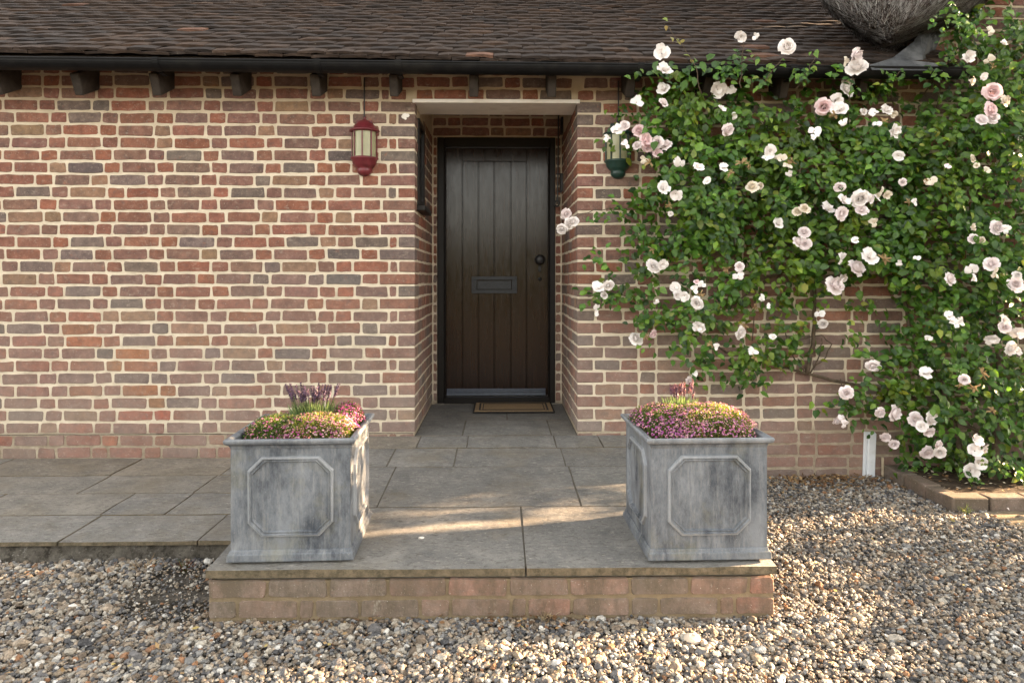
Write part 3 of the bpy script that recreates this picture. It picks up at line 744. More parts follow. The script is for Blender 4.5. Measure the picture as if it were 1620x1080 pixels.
# ------------------------------------------------------------------ gravel
def gravel():
    pts, rot, scl, tint, pick = [], [], [], [], []
    CL = [((0.42, 0.37, 0.30), 16), ((0.54, 0.49, 0.41), 13), ((0.36, 0.285, 0.205), 16), ((0.46, 0.365, 0.27), 8), ((0.19, 0.18, 0.175), 16), ((0.10, 0.098, 0.10), 13),
          ((0.22, 0.17, 0.125), 13), ((0.30, 0.29, 0.275), 14), ((0.36, 0.19, 0.10), 3), ((0.70, 0.67, 0.61), 5)]
    bag = [c for c, w in CL for _ in range(w)]
    def inside(x, y):
        if PX0 + 0.015 < x < PX1 - 0.015 and y > PF + 0.02: return False
        if x <= PX0 + 0.02 and y > TF - 0.005: return False
        if y > -0.015: return False
        if x > 2.44 and y > -0.675: return False
        if x > 2.66 and -1.0 < y < -0.6 and RND.random() < 0.8: return False
        return True
    def put(x, y, s, z):
        pts.append((x, y, z)); rot.append((U(-0.5, 0.5), U(-0.5, 0.5), U(0, 6.28)))
        a = s * U(0.75, 1.3); scl.append((a, a * U(0.62, 0.95), a * U(0.42, 0.72)))
        c = RND.choice(bag); k = U(0.8, 1.2); k *= 0.66; tint.append((c[0] * k, c[1] * k, c[2] * k, 1)); pick.append(RND.randrange(6))
    for (x0, x1, y0, y1, dens) in ((-2.6, 2.6, -2.75, -1.3, 14500), (0.9, 3.9, -1.3, 0.0, 12500), (2.6, 3.9, -2.75, -1.3, 5200), (-3.2, -2.6, -2.75, -1.3, 5200)):
        for _ in range(int((x1 - x0) * (y1 - y0) * dens)):
            x, y = U(x0, x1), U(y0, y1)
            if not inside(x, y): continue
            # bare earthy patch beside the left end of the step
            e = ((x + 1.27) / 0.20) ** 2 + ((y + 1.60) / 0.22) ** 2
            if e < 1 and RND.random() < 0.45 * (1 - e * 0.6): continue
            s = RND.lognormvariate(-4.93, 0.38) * (0.5 if RND.random() < 0.22 else 1) * (0.86 if x > 0.95 else 1.0)
            if e < 1: s *= 0.6
            put(x, y, min(s, 0.022), U(-0.011, 0.008) + 0.014 * mn.noise(Vector((x * 2.3, y * 2.3, 0))) + (0.048 * min(1.0, max(0.0, (y + 1.80) / 0.36)) if x < PX0 + .05 else 0.0))
    me = bpy.data.meshes.new('gravel'); me.from_pydata(pts, [], [])
    for nm, typ, data, key in (('rot', 'FLOAT_VECTOR', rot, 'vector'), ('scl', 'FLOAT_VECTOR', scl, 'vector'), ('tint', 'FLOAT_COLOR', tint, 'color'), ('pick', 'INT', pick, 'value')):
        a = me.attributes.new(nm, typ, 'POINT'); a.data.foreach_set(key, np.array(data, dtype=np.int32 if typ == 'INT' else np.float32).ravel())
    o = bpy.data.objects.new('gravel', me); COL.objects.link(o); me.materials.append(STONE)
    g = bpy.data.node_groups.new('gravel_stones', 'GeometryNodeTree')
    g.interface.new_socket('Geometry', in_out='INPUT', socket_type='NodeSocketGeometry'); g.interface.new_socket('Geometry', in_out='OUTPUT', socket_type='NodeSocketGeometry')
    N, L = g.nodes, g.links
    gi, go = N.new('NodeGroupInput'), N.new('NodeGroupOutput'); jn = N.new('GeometryNodeJoinGeometry')
    for k in range(6):
        ic = N.new('GeometryNodeMeshIcoSphere'); ic.inputs['Radius'].default_value = 1; ic.inputs['Subdivisions'].default_value = 3 if k == 0 else 2
        sp = N.new('GeometryNodeSetPosition'); ps = N.new('GeometryNodeInputPosition'); nz = N.new('ShaderNodeTexNoise'); nz.noise_dimensions = '4D'
        nz.inputs['W'].default_value = k * 3.7; nz.inputs['Scale'].default_value = 0.95; nz.inputs['Detail'].default_value = 3.0
        L.new(ps.outputs[0], nz.inputs['Vector'])
        sb = N.new('ShaderNodeVectorMath'); sb.operation = 'SUBTRACT'; sb.inputs[1].default_value = (0.5, 0.5, 0.5); L.new(nz.outputs['Color'], sb.inputs[0])
        mu = N.new('ShaderNodeVectorMath'); mu.operation = 'SCALE'; mu.inputs['Scale'].default_value = 2.1; L.new(sb.outputs[0], mu.inputs[0])
        L.new(ic.outputs['Mesh'], sp.inputs['Geometry']); L.new(mu.outputs[0], sp.inputs['Offset'])
        ss = N.new('GeometryNodeSetShadeSmooth'); ss.inputs['Shade Smooth'].default_value = (k == 0); L.new(sp.outputs[0], ss.inputs[0])
        sm = N.new('GeometryNodeSetMaterial'); sm.inputs['Material'].default_value = STONE; L.new(ss.outputs[0], sm.inputs[0])
        ti = N.new('GeometryNodeGeometryToInstance'); L.new(sm.outputs[0], ti.inputs[0]); L.new(ti.outputs[0], jn.inputs[0])
    ip = N.new('GeometryNodeInstanceOnPoints'); L.new(gi.outputs[0], ip.inputs['Points']); L.new(jn.outputs[0], ip.inputs['Instance']); ip.inputs['Pick Instance'].default_value = True
    for nm, typ, sock in (('rot', 'FLOAT_VECTOR', 'Rotation'), ('scl', 'FLOAT_VECTOR', 'Scale'), ('pick', 'INT', 'Instance Index')):
        na = N.new('GeometryNodeInputNamedAttribute'); na.data_type = typ; na.inputs['Name'].default_value = nm
        src = na.outputs['Attribute']
        if nm == 'rot':
            er = N.new('FunctionNodeEulerToRotation'); L.new(src, er.inputs[0]); src = er.outputs[0]
        L.new(src, ip.inputs[sock])
    L.new(ip.outputs[0], go.inputs[0])
    md = o.modifiers.new('stones', 'NODES'); md.node_group = g
    tag(o, 'loose mixed flint gravel around the porch step', None, None, 'stuff')
gravel()

# ------------------------------------------------------------------ lead planters
def planter(cx, cy, label, rz, zb):
    t = thing('lead_planter', (cx, cy, zb), label, 'planter', 'square lead planters on the porch step', rz)
    Wd, H = 0.222, 0.462
    b = MB(); n = 8
    def P(face, u, v, off=0.0):
        q = Vector((u * Wd, -Wd - off, v)); d = 0.0022 * mn.noise(Vector((u * 3 + face * 7, v * 9, cx))); q.y += d
        return Matrix.Rotation(face * PI / 2, 4, 'Z') @ q
    for f in range(4):
        vs = [P(f, -1 + 2 * i / n, 0.03 + (H - 0.05) * j / n) for j in range(n + 1) for i in range(n + 1)]
        b.add(vs, [(j * (n + 1) + i, j * (n + 1) + i + 1, (j + 1) * (n + 1) + i + 1, (j + 1) * (n + 1) + i) for j in range(n) for i in range(n)])
    b.build('body', LEAD, t, False)
    def sweep(prof, name):
        m = MB(); vs = [(sx * r, sy * r, z) for r, z in prof for sx, sy in ((-1, -1), (1, -1), (1, 1), (-1, 1))]
        m.add([(x + U(-.001, .001), y + U(-.001, .001), z + U(-.001, .001)) for x, y, z in vs], [(i * 4 + k, i * 4 + (k + 1) % 4, (i + 1) * 4 + (k + 1) % 4, (i + 1) * 4 + k) for i in range(len(prof) - 1) for k in range(4)])
        return m.build(name, LEAD, t, False, bevel=0.003)
    sweep([(0.217, 0.045), (0.226, 0.042), (0.229, 0.032), (0.234, 0.028), (0.236, 0.004), (0.232, 0.0), (0.1, 0.0)], 'plinth')
    sweep([(0.2215, H - 0.042), (0.224, H - 0.038), (0.228, H - 0.026), (0.240, H - 0.020), (0.244, H - 0.010), (0.243, H - 0.002), (0.236, H), (0.228, H - 0.002), (0.216, H - 0.006), (0.214, H - 0.06)], 'rim')
    o_ = lambda hw, hh, c: [(-hw + c, -hh), (hw - c, -hh), (hw, -hh + c), (hw, hh - c), (hw - c, hh), (-hw + c, hh), (-hw, hh - c), (-hw, -hh + c)]
    for f in range(4):
        m = MB(); loops = [(0.160, 0.151, 0.052, -0.002), (0.157, 0.148, 0.0512, 0.010), (0.150, 0.141, 0.049, 0.012), (0.146, 0.137, 0.0478, 0.006), (0.141, 0.132, 0.046, 0.008), (0.136, 0.127, 0.0446, -0.003)]
        vs = [Matrix.Rotation(f * PI / 2, 4, 'Z') @ Vector((x + U(-.0008, .0008), -Wd - off, 0.243 + z + U(-.0008, .0008))) for a, h, c, off in loops for x, z in o_(a, h, c)]
        m.add(vs, [(i * 8 + k, i * 8 + (k + 1) % 8, (i + 1) * 8 + (k + 1) % 8, (i + 1) * 8 + k) for i in range(5) for k in range(8)]); m.build('panel_moulding', LEAD, t)
    m = MB(); m.box(-0.214, 0.214, -0.214, 0.214, H - 0.12, H - 0.045); m.build('soil', SOIL, t)
    return t
ZP = zplat(-1.55) - 0.002
PLc, PRc = (-0.795, -1.545), (0.785, -1.56)
planter(*PLc, 'square lead planter left of the doorway, yellow stained around its panel', rad(2.0), ZP)
planter(*PRc, 'square lead planter right of the doorway, cleaner blue grey panel', rad(1.5), ZP)

def disc(m, p, n, r, tint, k=5):
    n = n.normalized(); a = n.orthogonal().normalized(); b = n.cross(a); t0 = U(0, 6.28)
    m.add([p + (a * math.cos(t0 + 6.283 * i / k) + b * math.sin(t0 + 6.283 * i / k)) * r for i in range(k)], [tuple(range(k))], tint)
def blade(m, p, d, n, L, w, tint):
    d = d.normalized(); s = d.cross(n).normalized() * w
    m.add([p, p + d * L * 0.5 + s, p + d * L, p + d * L * 0.5 - s], [(0, 1, 2, 3)], tint)
def free(loc, p):                  # keeps a plant inside its planter's walls below the rim
    c = PLc if loc[0] < 0 else PRc; w = Vector(loc) + p
    return w.z > ZP + 0.463 + 0.004 and max(abs(w.x - c[0]), abs(w.y - c[1])) < 0.250 or max(abs(w.x - c[0]), abs(w.y - c[1])) < 0.207
def cushion(name, loc, rx, ry, h, nfl, nlf, cols, greens, label, cat, zb=None):
    nfl = int(nfl * 1.35); nlf = int(nlf * 1.7)
    t = thing(name, loc, label, cat, 'low flowering cushions in the lead planters'); lf, fl_ = MB(), MB()
    def pt(shell):
        while True:
            d = Vector((U(-1, 1), U(-1, 1), U(-0.15, 1)))
            if 0.1 < d.length < 1: break
        d.normalize(); k = shell * (1 + 0.12 * mn.noise(d * 3 + Vector(loc)))
        if not free(loc, Vector((d.x * rx * k, d.y * ry * k, d.z * h * k))): return pt(shell)
        return Vector((d.x * rx * k, d.y * ry * k, d.z * h * k)), Vector((d.x / rx, d.y / ry, d.z / h)).normalized()
    for _ in range(nlf):
        p, n = pt(U(0.72, 1.0)); g = RND.choice(greens); k = U(.7, 1.25)
        blade(lf, p, n + Vector((U(-1, 1), U(-1, 1), U(-.3, 1))) * .9, Vector((U(-1, 1), U(-1, 1), U(-1, 1))), U(0.007, 0.017), U(0.0012, 0.0026), (g[0] * k, g[1] * k, g[2] * k))
    for _ in range(nfl):
        p, n = pt(U(0.97, 1.09)); c = RND.choice(cols); k = U(.75, 1.2); c = (c[0] * k, c[1] * k, c[2] * k)
        nn = n + Vector((U(-.6, .6), U(-.6, .6), U(-.2, .6))); disc(fl_, p, nn, U(0.0026, 0.0050), c)
        if RND.random() < 0.4: disc(fl_, p + nn.normalized() * 0.0006, nn, 0.0015, (0.6, 0.45, 0.2), 4)
    lf.build('foliage', SMALL, t, kind='stuff'); fl_.build('flowers', SMALL, t, kind='stuff'); return t
GR1 = [(0.13, 0.17, 0.03), (0.20, 0.22, 0.04), (0.08, 0.13, 0.03), (0.24, 0.21, 0.05)]
GR2 = [(0.07, 0.12, 0.03), (0.12, 0.15, 0.035), (0.05, 0.09, 0.025)]
PK = [(0.44, 0.16, 0.28), (0.52, 0.28, 0.34), (0.36, 0.09, 0.25), (0.50, 0.36, 0.33), (0.40, 0.20, 0.20)]
MG = [(0.36, 0.06, 0.22), (0.44, 0.12, 0.28), (0.28, 0.045, 0.18)]
MV = [(0.40, 0.12, 0.32), (0.48, 0.20, 0.38), (0.33, 0.09, 0.28)]
zt = ZP + 0.425
cushion('flower_cushion', (PLc[0] - 0.095, PLc[1] - 0.05, zt), 0.135, 0.155, 0.085, 520, 4400, PK + MG, GR2 + GR1[:1] + GR2, 'sparse pink and green cushion plant left of the lavender in the left planter', 'flowers')
cushion('flower_cushion', (PLc[0] + 0.07, PLc[1] - 0.075, zt), 0.165, 0.145, 0.095, 1250, 4200, PK + MG[:1], GR1 + GR2, 'dense pink cushion plant in front of the lavender in the left planter', 'flowers')
cushion('flower_cushion', (PLc[0] + 0.150, PLc[1] + 0.085, zt + 0.01), 0.075, 0.105, 0.10, 800, 1300, MG, GR2, 'magenta flower clump at the right back of the left planter', 'flowers')
cushion('flower_cushion', (PRc[0] - 0.10, PRc[1] + 0.03, zt + .01), 0.155, 0.19, 0.100, 1200, 4000, MV + PK[:2] + MG[:1], GR2 + GR1[:1], 'mauve cushion plant spilling over the left edge of the right planter', 'flowers')
cushion('flower_cushion', (PRc[0] + 0.055, PRc[1] - 0.03, zt + .01), 0.19, 0.19, 0.112, 1900, 6000, PK + MV, GR1 + GR2, 'big pink and yellow green dome of flowers in the right planter', 'flowers')

def lavender(loc, nsp, spread, label, hgt, reds):
    t = thing('lavender', loc, label, 'lavender', 'lavender plants in the lead planters'); lf = MB()
    for _ in range(620):
        a, r = U(0, 6.28), spread * math.sqrt(U(0, 1)); p = Vector((r * math.cos(a), r * math.sin(a) * 0.6, U(0, hgt * .25)))
        k = U(.7, 1.3); blade(lf, p, Vector((math.cos(a) * .35 + U(-.25, .25), math.sin(a) * .35, 1)), Vector((U(-1, 1), U(-1, 1), 0)), U(.03, .07) * hgt / .13, U(.0012, .0025), (.13 * k, .19 * k, .08 * k))
    lf.build('foliage', SMALL, t, kind='stuff')
    for q in range(nsp):
        a, r = U(0, 6.28), spread * math.sqrt(U(0, 1)); b = Vector((r * math.cos(a) * .8, r * math.sin(a) * .5, hgt * .2))
        tip = Vector((r * math.cos(a) * 1.35 + U(-.01, .01), r * math.sin(a) * .8, hgt * U(.82, 1.12))); m = MB()
        c0 = RND.choice(reds); mid = b.lerp(tip, 0.66)
        m.tube([b, mid], 0.0011, 4, (.12, .15, .06))
        n = 7
        for i in range(n):
            p = mid.lerp(tip, i / (n - 1)); rr = 0.0062 * (0.75 + .35 * math.sin(PI * i / (n - 1)))
            for w in range(5):
                t_ = U(0, 6.28); dv = Vector((math.cos(t_), math.sin(t_), U(.2, .8))); k = U(.6, 1.35)
                disc(m, p + dv.normalized() * rr * .7, dv, rr * U(.5, .8), (c0[0] * k, c0[1] * k, c0[2] * k), 4)
        for w in range(3): blade(m, tip - Vector((0, 0, .004)), Vector((U(-.5, .5), U(-.5, .5), 1)), Vector((1, U(-1, 1), 0)), U(.008, .016), .0022, (c0[0] * 1.4, c0[1] * 1.3, c0[2] * 1.4))
        m.build('flower_spike', SMALL, t)
    return t
lavender((PLc[0] + 0.015, PLc[1] + 0.06, zt + 0.03), 44, 0.085, 'purple lavender rising from the middle of the left planter', 0.150, [(.10, .060, .105), (.135, .080, .13), (.08, .05, .085)])
lavender((PRc[0] - 0.02, PRc[1] + 0.11, zt + 0.035), 20, 0.06, 'small lavender at the back of the right planter, tinted red as if sunlit', 0.150, [(.20, .085, .115), (.15, .065, .11), (.11, .055, .085)])  # warm sunlight put into the redder spike colours

# ------------------------------------------------------------------ lanterns, bell pull, mat and small fixtures
def lantern(px, col, label, ztop):
    X = at(px, 230, -0.06).x; t = thing('wall_lantern', (X, -0.004, 0), label, 'lantern', 'half round wall lanterns either side of the door')
    paint = plain(col[0], col[1], 0.4, 0.5, 0.25, 25, 0.2, stain=tuple(c * 0.6 for c in col[1]))
    z = ztop; A0, A1 = PI, 2 * PI
    def lat(prof, name, mt=paint, smooth=True):
        m = MB(); m.lathe([(r, zz) for r, zz in prof], 20, None, A0, A1); return m.build(name, mt, t, smooth)
    lat([(0.0, z), (0.010, z - 0.004), (0.011, z - 0.014), (0.006, z - 0.020), (0.020, z - 0.028), (0.045, z - 0.042), (0.068, z - 0.066), (0.076, z - 0.086), (0.094, z - 0.092), (0.096, z - 0.100), (0.080, z - 0.106), (0.0, z - 0.106)], 'cap')
    zb = z - 0.268
    lat([(0.0, zb + 0.004), (0.078, zb + 0.004), (0.088, zb), (0.089, zb - 0.008), (0.078, zb - 0.016), (0.074, zb - 0.036), (0.058, zb - 0.058), (0.045, zb - 0.066), (0.048, zb - 0.074), (0.046, zb - 0.092), (0.030, zb - 0.108), (0.012, zb - 0.115), (0.0, zb - 0.116)], 'base')
    for k in range(5):
        a = PI + PI * (k + 0.12) / 4.24; m = MB(); c = Vector((0.079 * math.cos(a), 0.079 * math.sin(a), 0))
        m.tube([c + Vector((0, 0, z - 0.104)), c + Vector((0, 0, zb + 0.003))], 0.0045, 6); m.build('cage_bar', paint, t)
    gl = plain('frosted_glass_' + col[0], (0.30, 0.285, 0.165), 0.35, 0.5, 0.12, 9, 0.05)
    for k in range(4):
        a0 = PI + PI * (k + 0.16) / 4.24; a1 = PI + PI * (k + 1.08) / 4.24; m = MB(); m.lathe([(0.073, z - 0.106), (0.073, zb + 0.004)], 5, None, a0, a1); m.build('pane', gl, t, True)
    m = MB(); m.cbox(-0.05, 0.05, -0.012, 0.0, zb - 0.05, z - 0.03, 0.003); m.build('back_plate', paint, t)
    m = MB(); m.tube([(0.0, -0.012, z - 0.01), (0.001, -0.013, z + 0.10), (0.0, -0.012, z + 0.24)], 0.0045, 6); m.build('cable', BLACKM, t)
    return t
lantern(574, ('red_paint', (0.125, 0.016, 0.021)), 'red half lantern with cream panes on the brick wall left of the door', 2.298)
lantern(980, ('green_paint', (0.007, 0.034, 0.026)), 'green half lantern behind the pink roses right of the door', 2.285)

bell = thing('bell_pull', (0.455, REC - 0.08, 1.7), 'black iron bell pull rod beside the right edge of the door', 'bell pull')
def bl(px, py): 
    p = at(px, py, REC - 0.08); return Vector((p.x - 0.455, 0, p.z - 1.7))
m = MB(); m.tube([bl(883.5, 178), bl(883, 250), bl(882, 318)], 0.006, 6); m.build('rod', BLACKM, bell)
m = MB(); q = bl(888, 288); m.cbox(q.x - 0.012, q.x + 0.028, -0.02, 0.02, q.z - 0.075, q.z + 0.06, 0.006)
for dz in (-0.075, 0.062): m.cbox(q.x - 0.04, q.x + 0.03, -0.008, 0.008, q.z + dz - 0.006, q.z + dz + 0.006, 0.002)
m.build('guide_bracket', BLACKM, bell)
m = MB(); q = bl(881, 322); m.tube([q + Vector((0.018 * math.cos(t), 0, 0.022 * math.sin(t))) for t in [6.283 * k / 14 for k in range(15)]], 0.007, 6); m.build('ring_handle', BLACKM, bell)
m = MB(); q = bl(889, 200); m.cbox(q.x - 0.012, q.x + 0.03, -0.03, 0.05, q.z - 0.06, q.z + 0.07, 0.008); m.build('top_bracket', BLACKM, bell)

mat_ = thing('doormat', (at(812, 650, 0.93).x, 0.87, zplat(1) + 0.002), 'tan coir doormat with dark border stripes', 'doormat')
COIR = plain('coir', (0.30, 0.21, 0.12), 0.95, 0.1, 0.3, 120, 1.0); RUB = plain('dark_rubber', (0.02, 0.018, 0.016), 0.8, 0.3, 0.3, 60, 0.5)
hw, hd = 0.305, 0.185
m = MB(); m.cbox(-hw, hw, -hd, hd, 0, 0.010, 0.003); m.build('backing', RUB, mat_)
m = MB(); m.cbox(-hw + 0.014, hw - 0.014, -hd + 0.014, hd - 0.014, 0.0101, 0.016, 0.002); m.build('pile', COIR, mat_)
for ins, wd in ((0.045, 0.012), (0.072, 0.006)):
    m = MB(); a, b = hw - ins, hd - ins * 0.85
    m.box(-a, a, -b, -b + wd, 0.0161, 0.0175); m.box(-a, a, b - wd, b, 0.0161, 0.0175); m.box(-a, -a + wd, -b + wd + .0001, b - wd - .0001, 0.0161, 0.0175); m.box(a - wd, a, -b + wd + .0001, b - wd - .0001, 0.0161, 0.0175)
    m.build('border_stripe', RUB, mat_)

p = at(1376, 752, -0.03); pp = thing('cable_cover', (p.x, -0.003, 0), 'short white plastic cable cover at the foot of the wall', 'cable cover')
m = MB(); m.cbox(-0.036, 0.036, -0.012, 0, -0.02, 0.285, 0.003, M=Matrix.Rotation(rad(2), 4, 'Y')); m.build('back_channel', PVC, pp)
m = MB(); m.cbox(-0.018, 0.034, -0.032, -0.0121, -0.02, 0.283, 0.006, M=Matrix.Rotation(rad(2), 4, 'Y')); m.build('cover', PVC, pp)
p = at(1396, 745, -0.02); m = MB(); m.tube([(p.x, -0.02, -0.03), (p.x + 0.002, -0.02, 0.06), (p.x, -0.02, 0.125)], 0.009, 8)
tag(m.build('pipe_stub', plain('tan_plastic', (0.36, 0.29, 0.2), 0.6)), 'thin tan pipe stub beside the white cable cover', 'pipe')

# ------------------------------------------------------------------ climbing rose
rose = thing('climbing_rose', (2.95, -0.2, 0.06), 'climbing rose with pale pink and white blooms covering the right of the wall', 'climbing rose')
RO = Vector((2.95, -0.2, 0.06))
def rp(px, py, dep): return at(px, py, -dep) - RO
def leaf_geo(L, w, fold=0.18, curl=0.12):
    ys = [0.0, 0.3, 0.68, 1.0]; ws = [0, 0.5, 0.40, 0]
    vs = [(0, 0, 0), (-w * ws[1], L * .3, fold * w), (0, L * .3, 0), (w * ws[1], L * .3, fold * w), (-w * ws[2], L * .68, fold * w - curl * L * .3), (0, L * .68, -curl * L * .35), (w * ws[2], L * .68, fold * w - curl * L * .3), (0, L, -curl * L)]
    return vs, [(0, 2, 1), (0, 3, 2), (1, 2, 5, 4), (2, 3, 6, 5), (4, 5, 7), (5, 6, 7)]
lv = [leaf_geo(1, U(.58, .78), U(.05, .3), U(0, .3)) for _ in range(6)]
lmesh = []
for vs, fs in lv:
    m = MB(); m.add(vs, fs); lmesh.append(m.mesh('leaf', True))
cand = []
def leaf_col(px, py, dep):
    r = RND.random(); k = U(.7, 1.3)
    c = (0.060, 0.138, 0.016) if r < .52 else (0.028, 0.072, 0.014) if r < .74 else (0.105, 0.195, 0.022) if r < .95 else (0.15, 0.20, 0.025)
    return tuple(v * k for v in c)
def leaf_M(pos, L, out=0.9, up=0.5):
    n = Vector((U(-.75, .75), -out + U(-.35, .45), up + U(-.5, .5))).normalized()
    d = Vector((U(-1, 1), U(-.6, .2), U(-1.1, .6))); d = (d - n * d.dot(n)).normalized(); x = d.cross(n)
    return Matrix.Translation(pos) @ Matrix((x, d, n)).transposed().to_4x4() @ Matrix.Diagonal((L, L, L, 1))
tries = 0
while len(cand) < 14800 and tries < 400000:
    tries += 1
    px, py = U(900, 1690), U(-10, 800)
    d = density(px, py)
    if d < 0.6: continue
    clump = mn.noise(Vector((px * 0.024, py * 0.026, 3.1))); d += 4.2 * clump + 2.2 * mn.noise(Vector((px * 0.055, py * 0.055, 1.1)))
    if d < 1.0 or U(0, 9) > d ** 1.75 / 9 ** 0.75: continue
    thick = 0.05 + 0.030 * max(d, 0) + (0.10 if px > 1480 else 0) + 0.10 * mn.noise(Vector((px * .012, py * .012, 9)))
    dep = 0.025 + thick * (1 - U(0, 1) ** 1.6) if RND.random() < .8 else 0.02 + U(0, thick)
    if py < 125 and px < 1490: dep = max(dep, 0.36)
    pos = at(px, py, -dep)
    # a spray of three to five leaflets round one stalk
    ax = Vector((U(-1, 1), U(-.5, .1), U(-.9, .5))).normalized(); sd = ax.cross(Vector((U(-.3, .3), -1, .4))).normalized(); L = U(.040, .064); tonal = 1.0 + 0.45 * mn.noise(Vector((px * 0.03, py * 0.03, 7.7))); yel = max(0.0, mn.noise(Vector((px * 0.02, py * 0.02, 5.5))))
    for q in range(RND.choice((3, 5, 5))):
        k = q // 2; off = ax * (0.028 * k) + (sd * 0.026 * (1 if q % 2 else -1) if q < 4 else ax * 0.03)
        pz = pos + off + Vector((0, U(-.012, .012), 0)); pz.y = min(pz.y, -0.012)
        c = leaf_col(px, py, dep); c = (c[0] * tonal * (1 + yel), c[1] * tonal * (1 + .35 * yel), c[2] * tonal); cand.append((leaf_M(pz, L * U(.75, 1.15)), c, pz))
# stray shoots: (points in the photo, depth from wall)
cane = lambda pts, r0, r1, n=6: (pts, r0, r1, n)
TR = MB()
def tube_px(m, pts, r0, r1, n=6):
    P = [rp(x, y, d) for x, y, d in pts]; Q = []
    for a, b in zip(P[:-1], P[1:]):
        for k in range(4): Q.append(a.lerp(b, k / 4) + Vector((U(-.006, .006), U(-.004, .004), U(-.006, .006))))
    Q.append(P[-1]); m.tube(Q, [r0 + (r1 - r0) * i / (len(Q) - 1) for i in range(len(Q))], n)
m = MB(); tube_px(m, [(1572, 770, .30), (1576, 690, .27), (1582, 600, .2), (1572, 480, .14), (1556, 360, .1), (1540, 200, .12)], 0.024, 0.010, 8); m.build('trunk', BARK, rose, True)
m = MB(); tube_px(m, [(1530, 765, .22), (1515, 690, .16), (1490, 610, .1), (1440, 520, .08), (1415, 400, .08), (1400, 260, .1)], 0.018, 0.008, 8); m.build('trunk', BARK, rose, True)
CANES = [([(1574, 700, .24), (1500, 655, .14), (1420, 618, .07), (1327, 603, .045), (1276, 592, .045), (1220, 575, .05), (1150, 556, .06), (1085, 515, .09)], .013, .006),
         ([(1277, 592, .045), (1285, 545, .04), (1289, 480, .05), (1285, 400, .07), (1270, 300, .1)], .015, .007),
         ([(1275, 592, .045), (1252, 560, .05), (1240, 515, .07)], .005, .003), ([(1278, 592, .045), (1305, 565, .05), (1316, 545, .06), (1300, 530, .06), (1250, 538, .05)], .004, .003),
         ([(1282, 590, .045), (1298, 560, .05), (1300, 535, .05)], .005, .003),
         ([(1400, 380, .1), (1330, 405, .07), (1262, 424, .05), (1215, 440, .05), (1155, 486, .06)], .010, .006),
         ([(1215, 440, .05), (1196, 470, .06), (1190, 540, .08)], .005, .003),
         ([(1400, 260, .1), (1300, 230, .12), (1200, 220, .15), (1100, 240, .16), (1050, 270, .15)], .009, .005),
         ([(1110, 150, .38), (1100, 105, .42), (1082, 75, .42), (1058, 42, .42)], .003, .0015), ([(1170, 140, .38), (1174, 95, .40), (1176, 66, .42)], .003, .002),
         ([(1200, 140, .36), (1222, 115, .4), (1243, 84, .42)], .003, .002), ([(1260, 140, .36), (1280, 110, .4), (1290, 90, .4)], .003, .0015),
         ([(1340, 200, .2), (1345, 140, .36), (1352, 100, .4)], .003, .002), ([(985, 330, .1), (940, 332, .2), (905, 345, .25)], .003, .002),
         ([(1000, 470, .1), (960, 460, .14), (930, 470, .16)], .003, .002), ([(1412, 170, .15), (1410, 130, .34), (1425, 112, .36)], .003, .002), ([(1480, 170, .15), (1490, 135, .25), (1500, 120, .3)], .003, .002),
         ([(1330, 600, .06), (1338, 640, .1), (1330, 665, .12)], .003, .002), ([(1460, 150, .12), (1530, 60, .1), (1540, -20, .1)], .005, .003), ([(1112, 300, .2), (1108, 350, .24)], .003, .002), ([(1155, 320, .2), (1163, 390, .24)], .003, .002)]
for pts, r0, r1 in CANES:
    m = MB(); tube_px(m, pts, r0, r1); m.build('cane', BARK, rose, True)
# sparse leaves along the stray shoots that stand clear of the mass
for (x0, y0, x1, y1, dep, n, yellow) in ((1100, 105, 1058, 42, .42, 9, 1), (1170, 130, 1178, 75, .41, 7, 0), (1130, 130, 1180, 90, .40, 22, 0), (1200, 135, 1240, 95, .40, 18, 0), (1262, 130, 1292, 90, .40, 20, 0),
                                        (985, 335, 935, 345, .18, 22, 0), (1010, 470, 925, 480, .15, 26, 0), (1395, 140, 1430, 112, .36, 24, 0), (1475, 150, 1500, 120, .3, 16, 0), (1330, 625, 1345, 655, .1, 26, 0),
                                        (1000, 175, 960, 180, .12, 16, 0), (1340, 130, 1370, 145, .38, 10, 0), (1040, 110, 1075, 135, .38, 16, 0), (1560, 730, 1640, 760, .42, 70, 2), (1520, 740, 1550, 765, .4, 24, 2), (1500, 560, 1545, 650, .38, 40, 2), (1500, 10, 1560, 60, .55, 60, 0), (1470, 30, 1510, 45, .6, 18, 0), (1490, 60, 1530, 130, .3, 50, 0)):
    for q in range(n):
        s = U(0, 1); px, py = x0 + (x1 - x0) * s + U(-9, 9), y0 + (y1 - y0) * s + U(-9, 9)
        c = leaf_col(px, py, dep)
        if yellow == 1: c = (0.20 * U(.7, 1.2), 0.20 * U(.8, 1.1), 0.04)
        if yellow == 2 and RND.random() < .5: c = (0.13 * U(.7, 1.2), 0.20 * U(.8, 1.1), 0.035)  # low sun on the lower right leaves put into their colour
        pz = at(px, py, -dep + U(-.03, .03)); cand.append((leaf_M(pz, U(.026, .045)), c, pz))
order = sorted(range(len(cand)), key=lambda i: cand[i][2].y + (10 if not (0 < project(cand[i][2])[0] < 1620 and 0 < project(cand[i][2])[1] < 1080) else 0))
single = set(order[:300]); fol = MB(); T0 = Matrix.Translation(-RO)
for i, (M, c, p) in enumerate(cand):
    s = i % 6; M = T0 @ M
    if i in single: link('leaf', lmesh[s], LEAF_O, rose, M, c)
    else: fol.add([M @ Vector(v) for v in lv[s][0]], lv[s][1], c)
fol.build('foliage', LEAF_A, rose, True, kind='stuff')

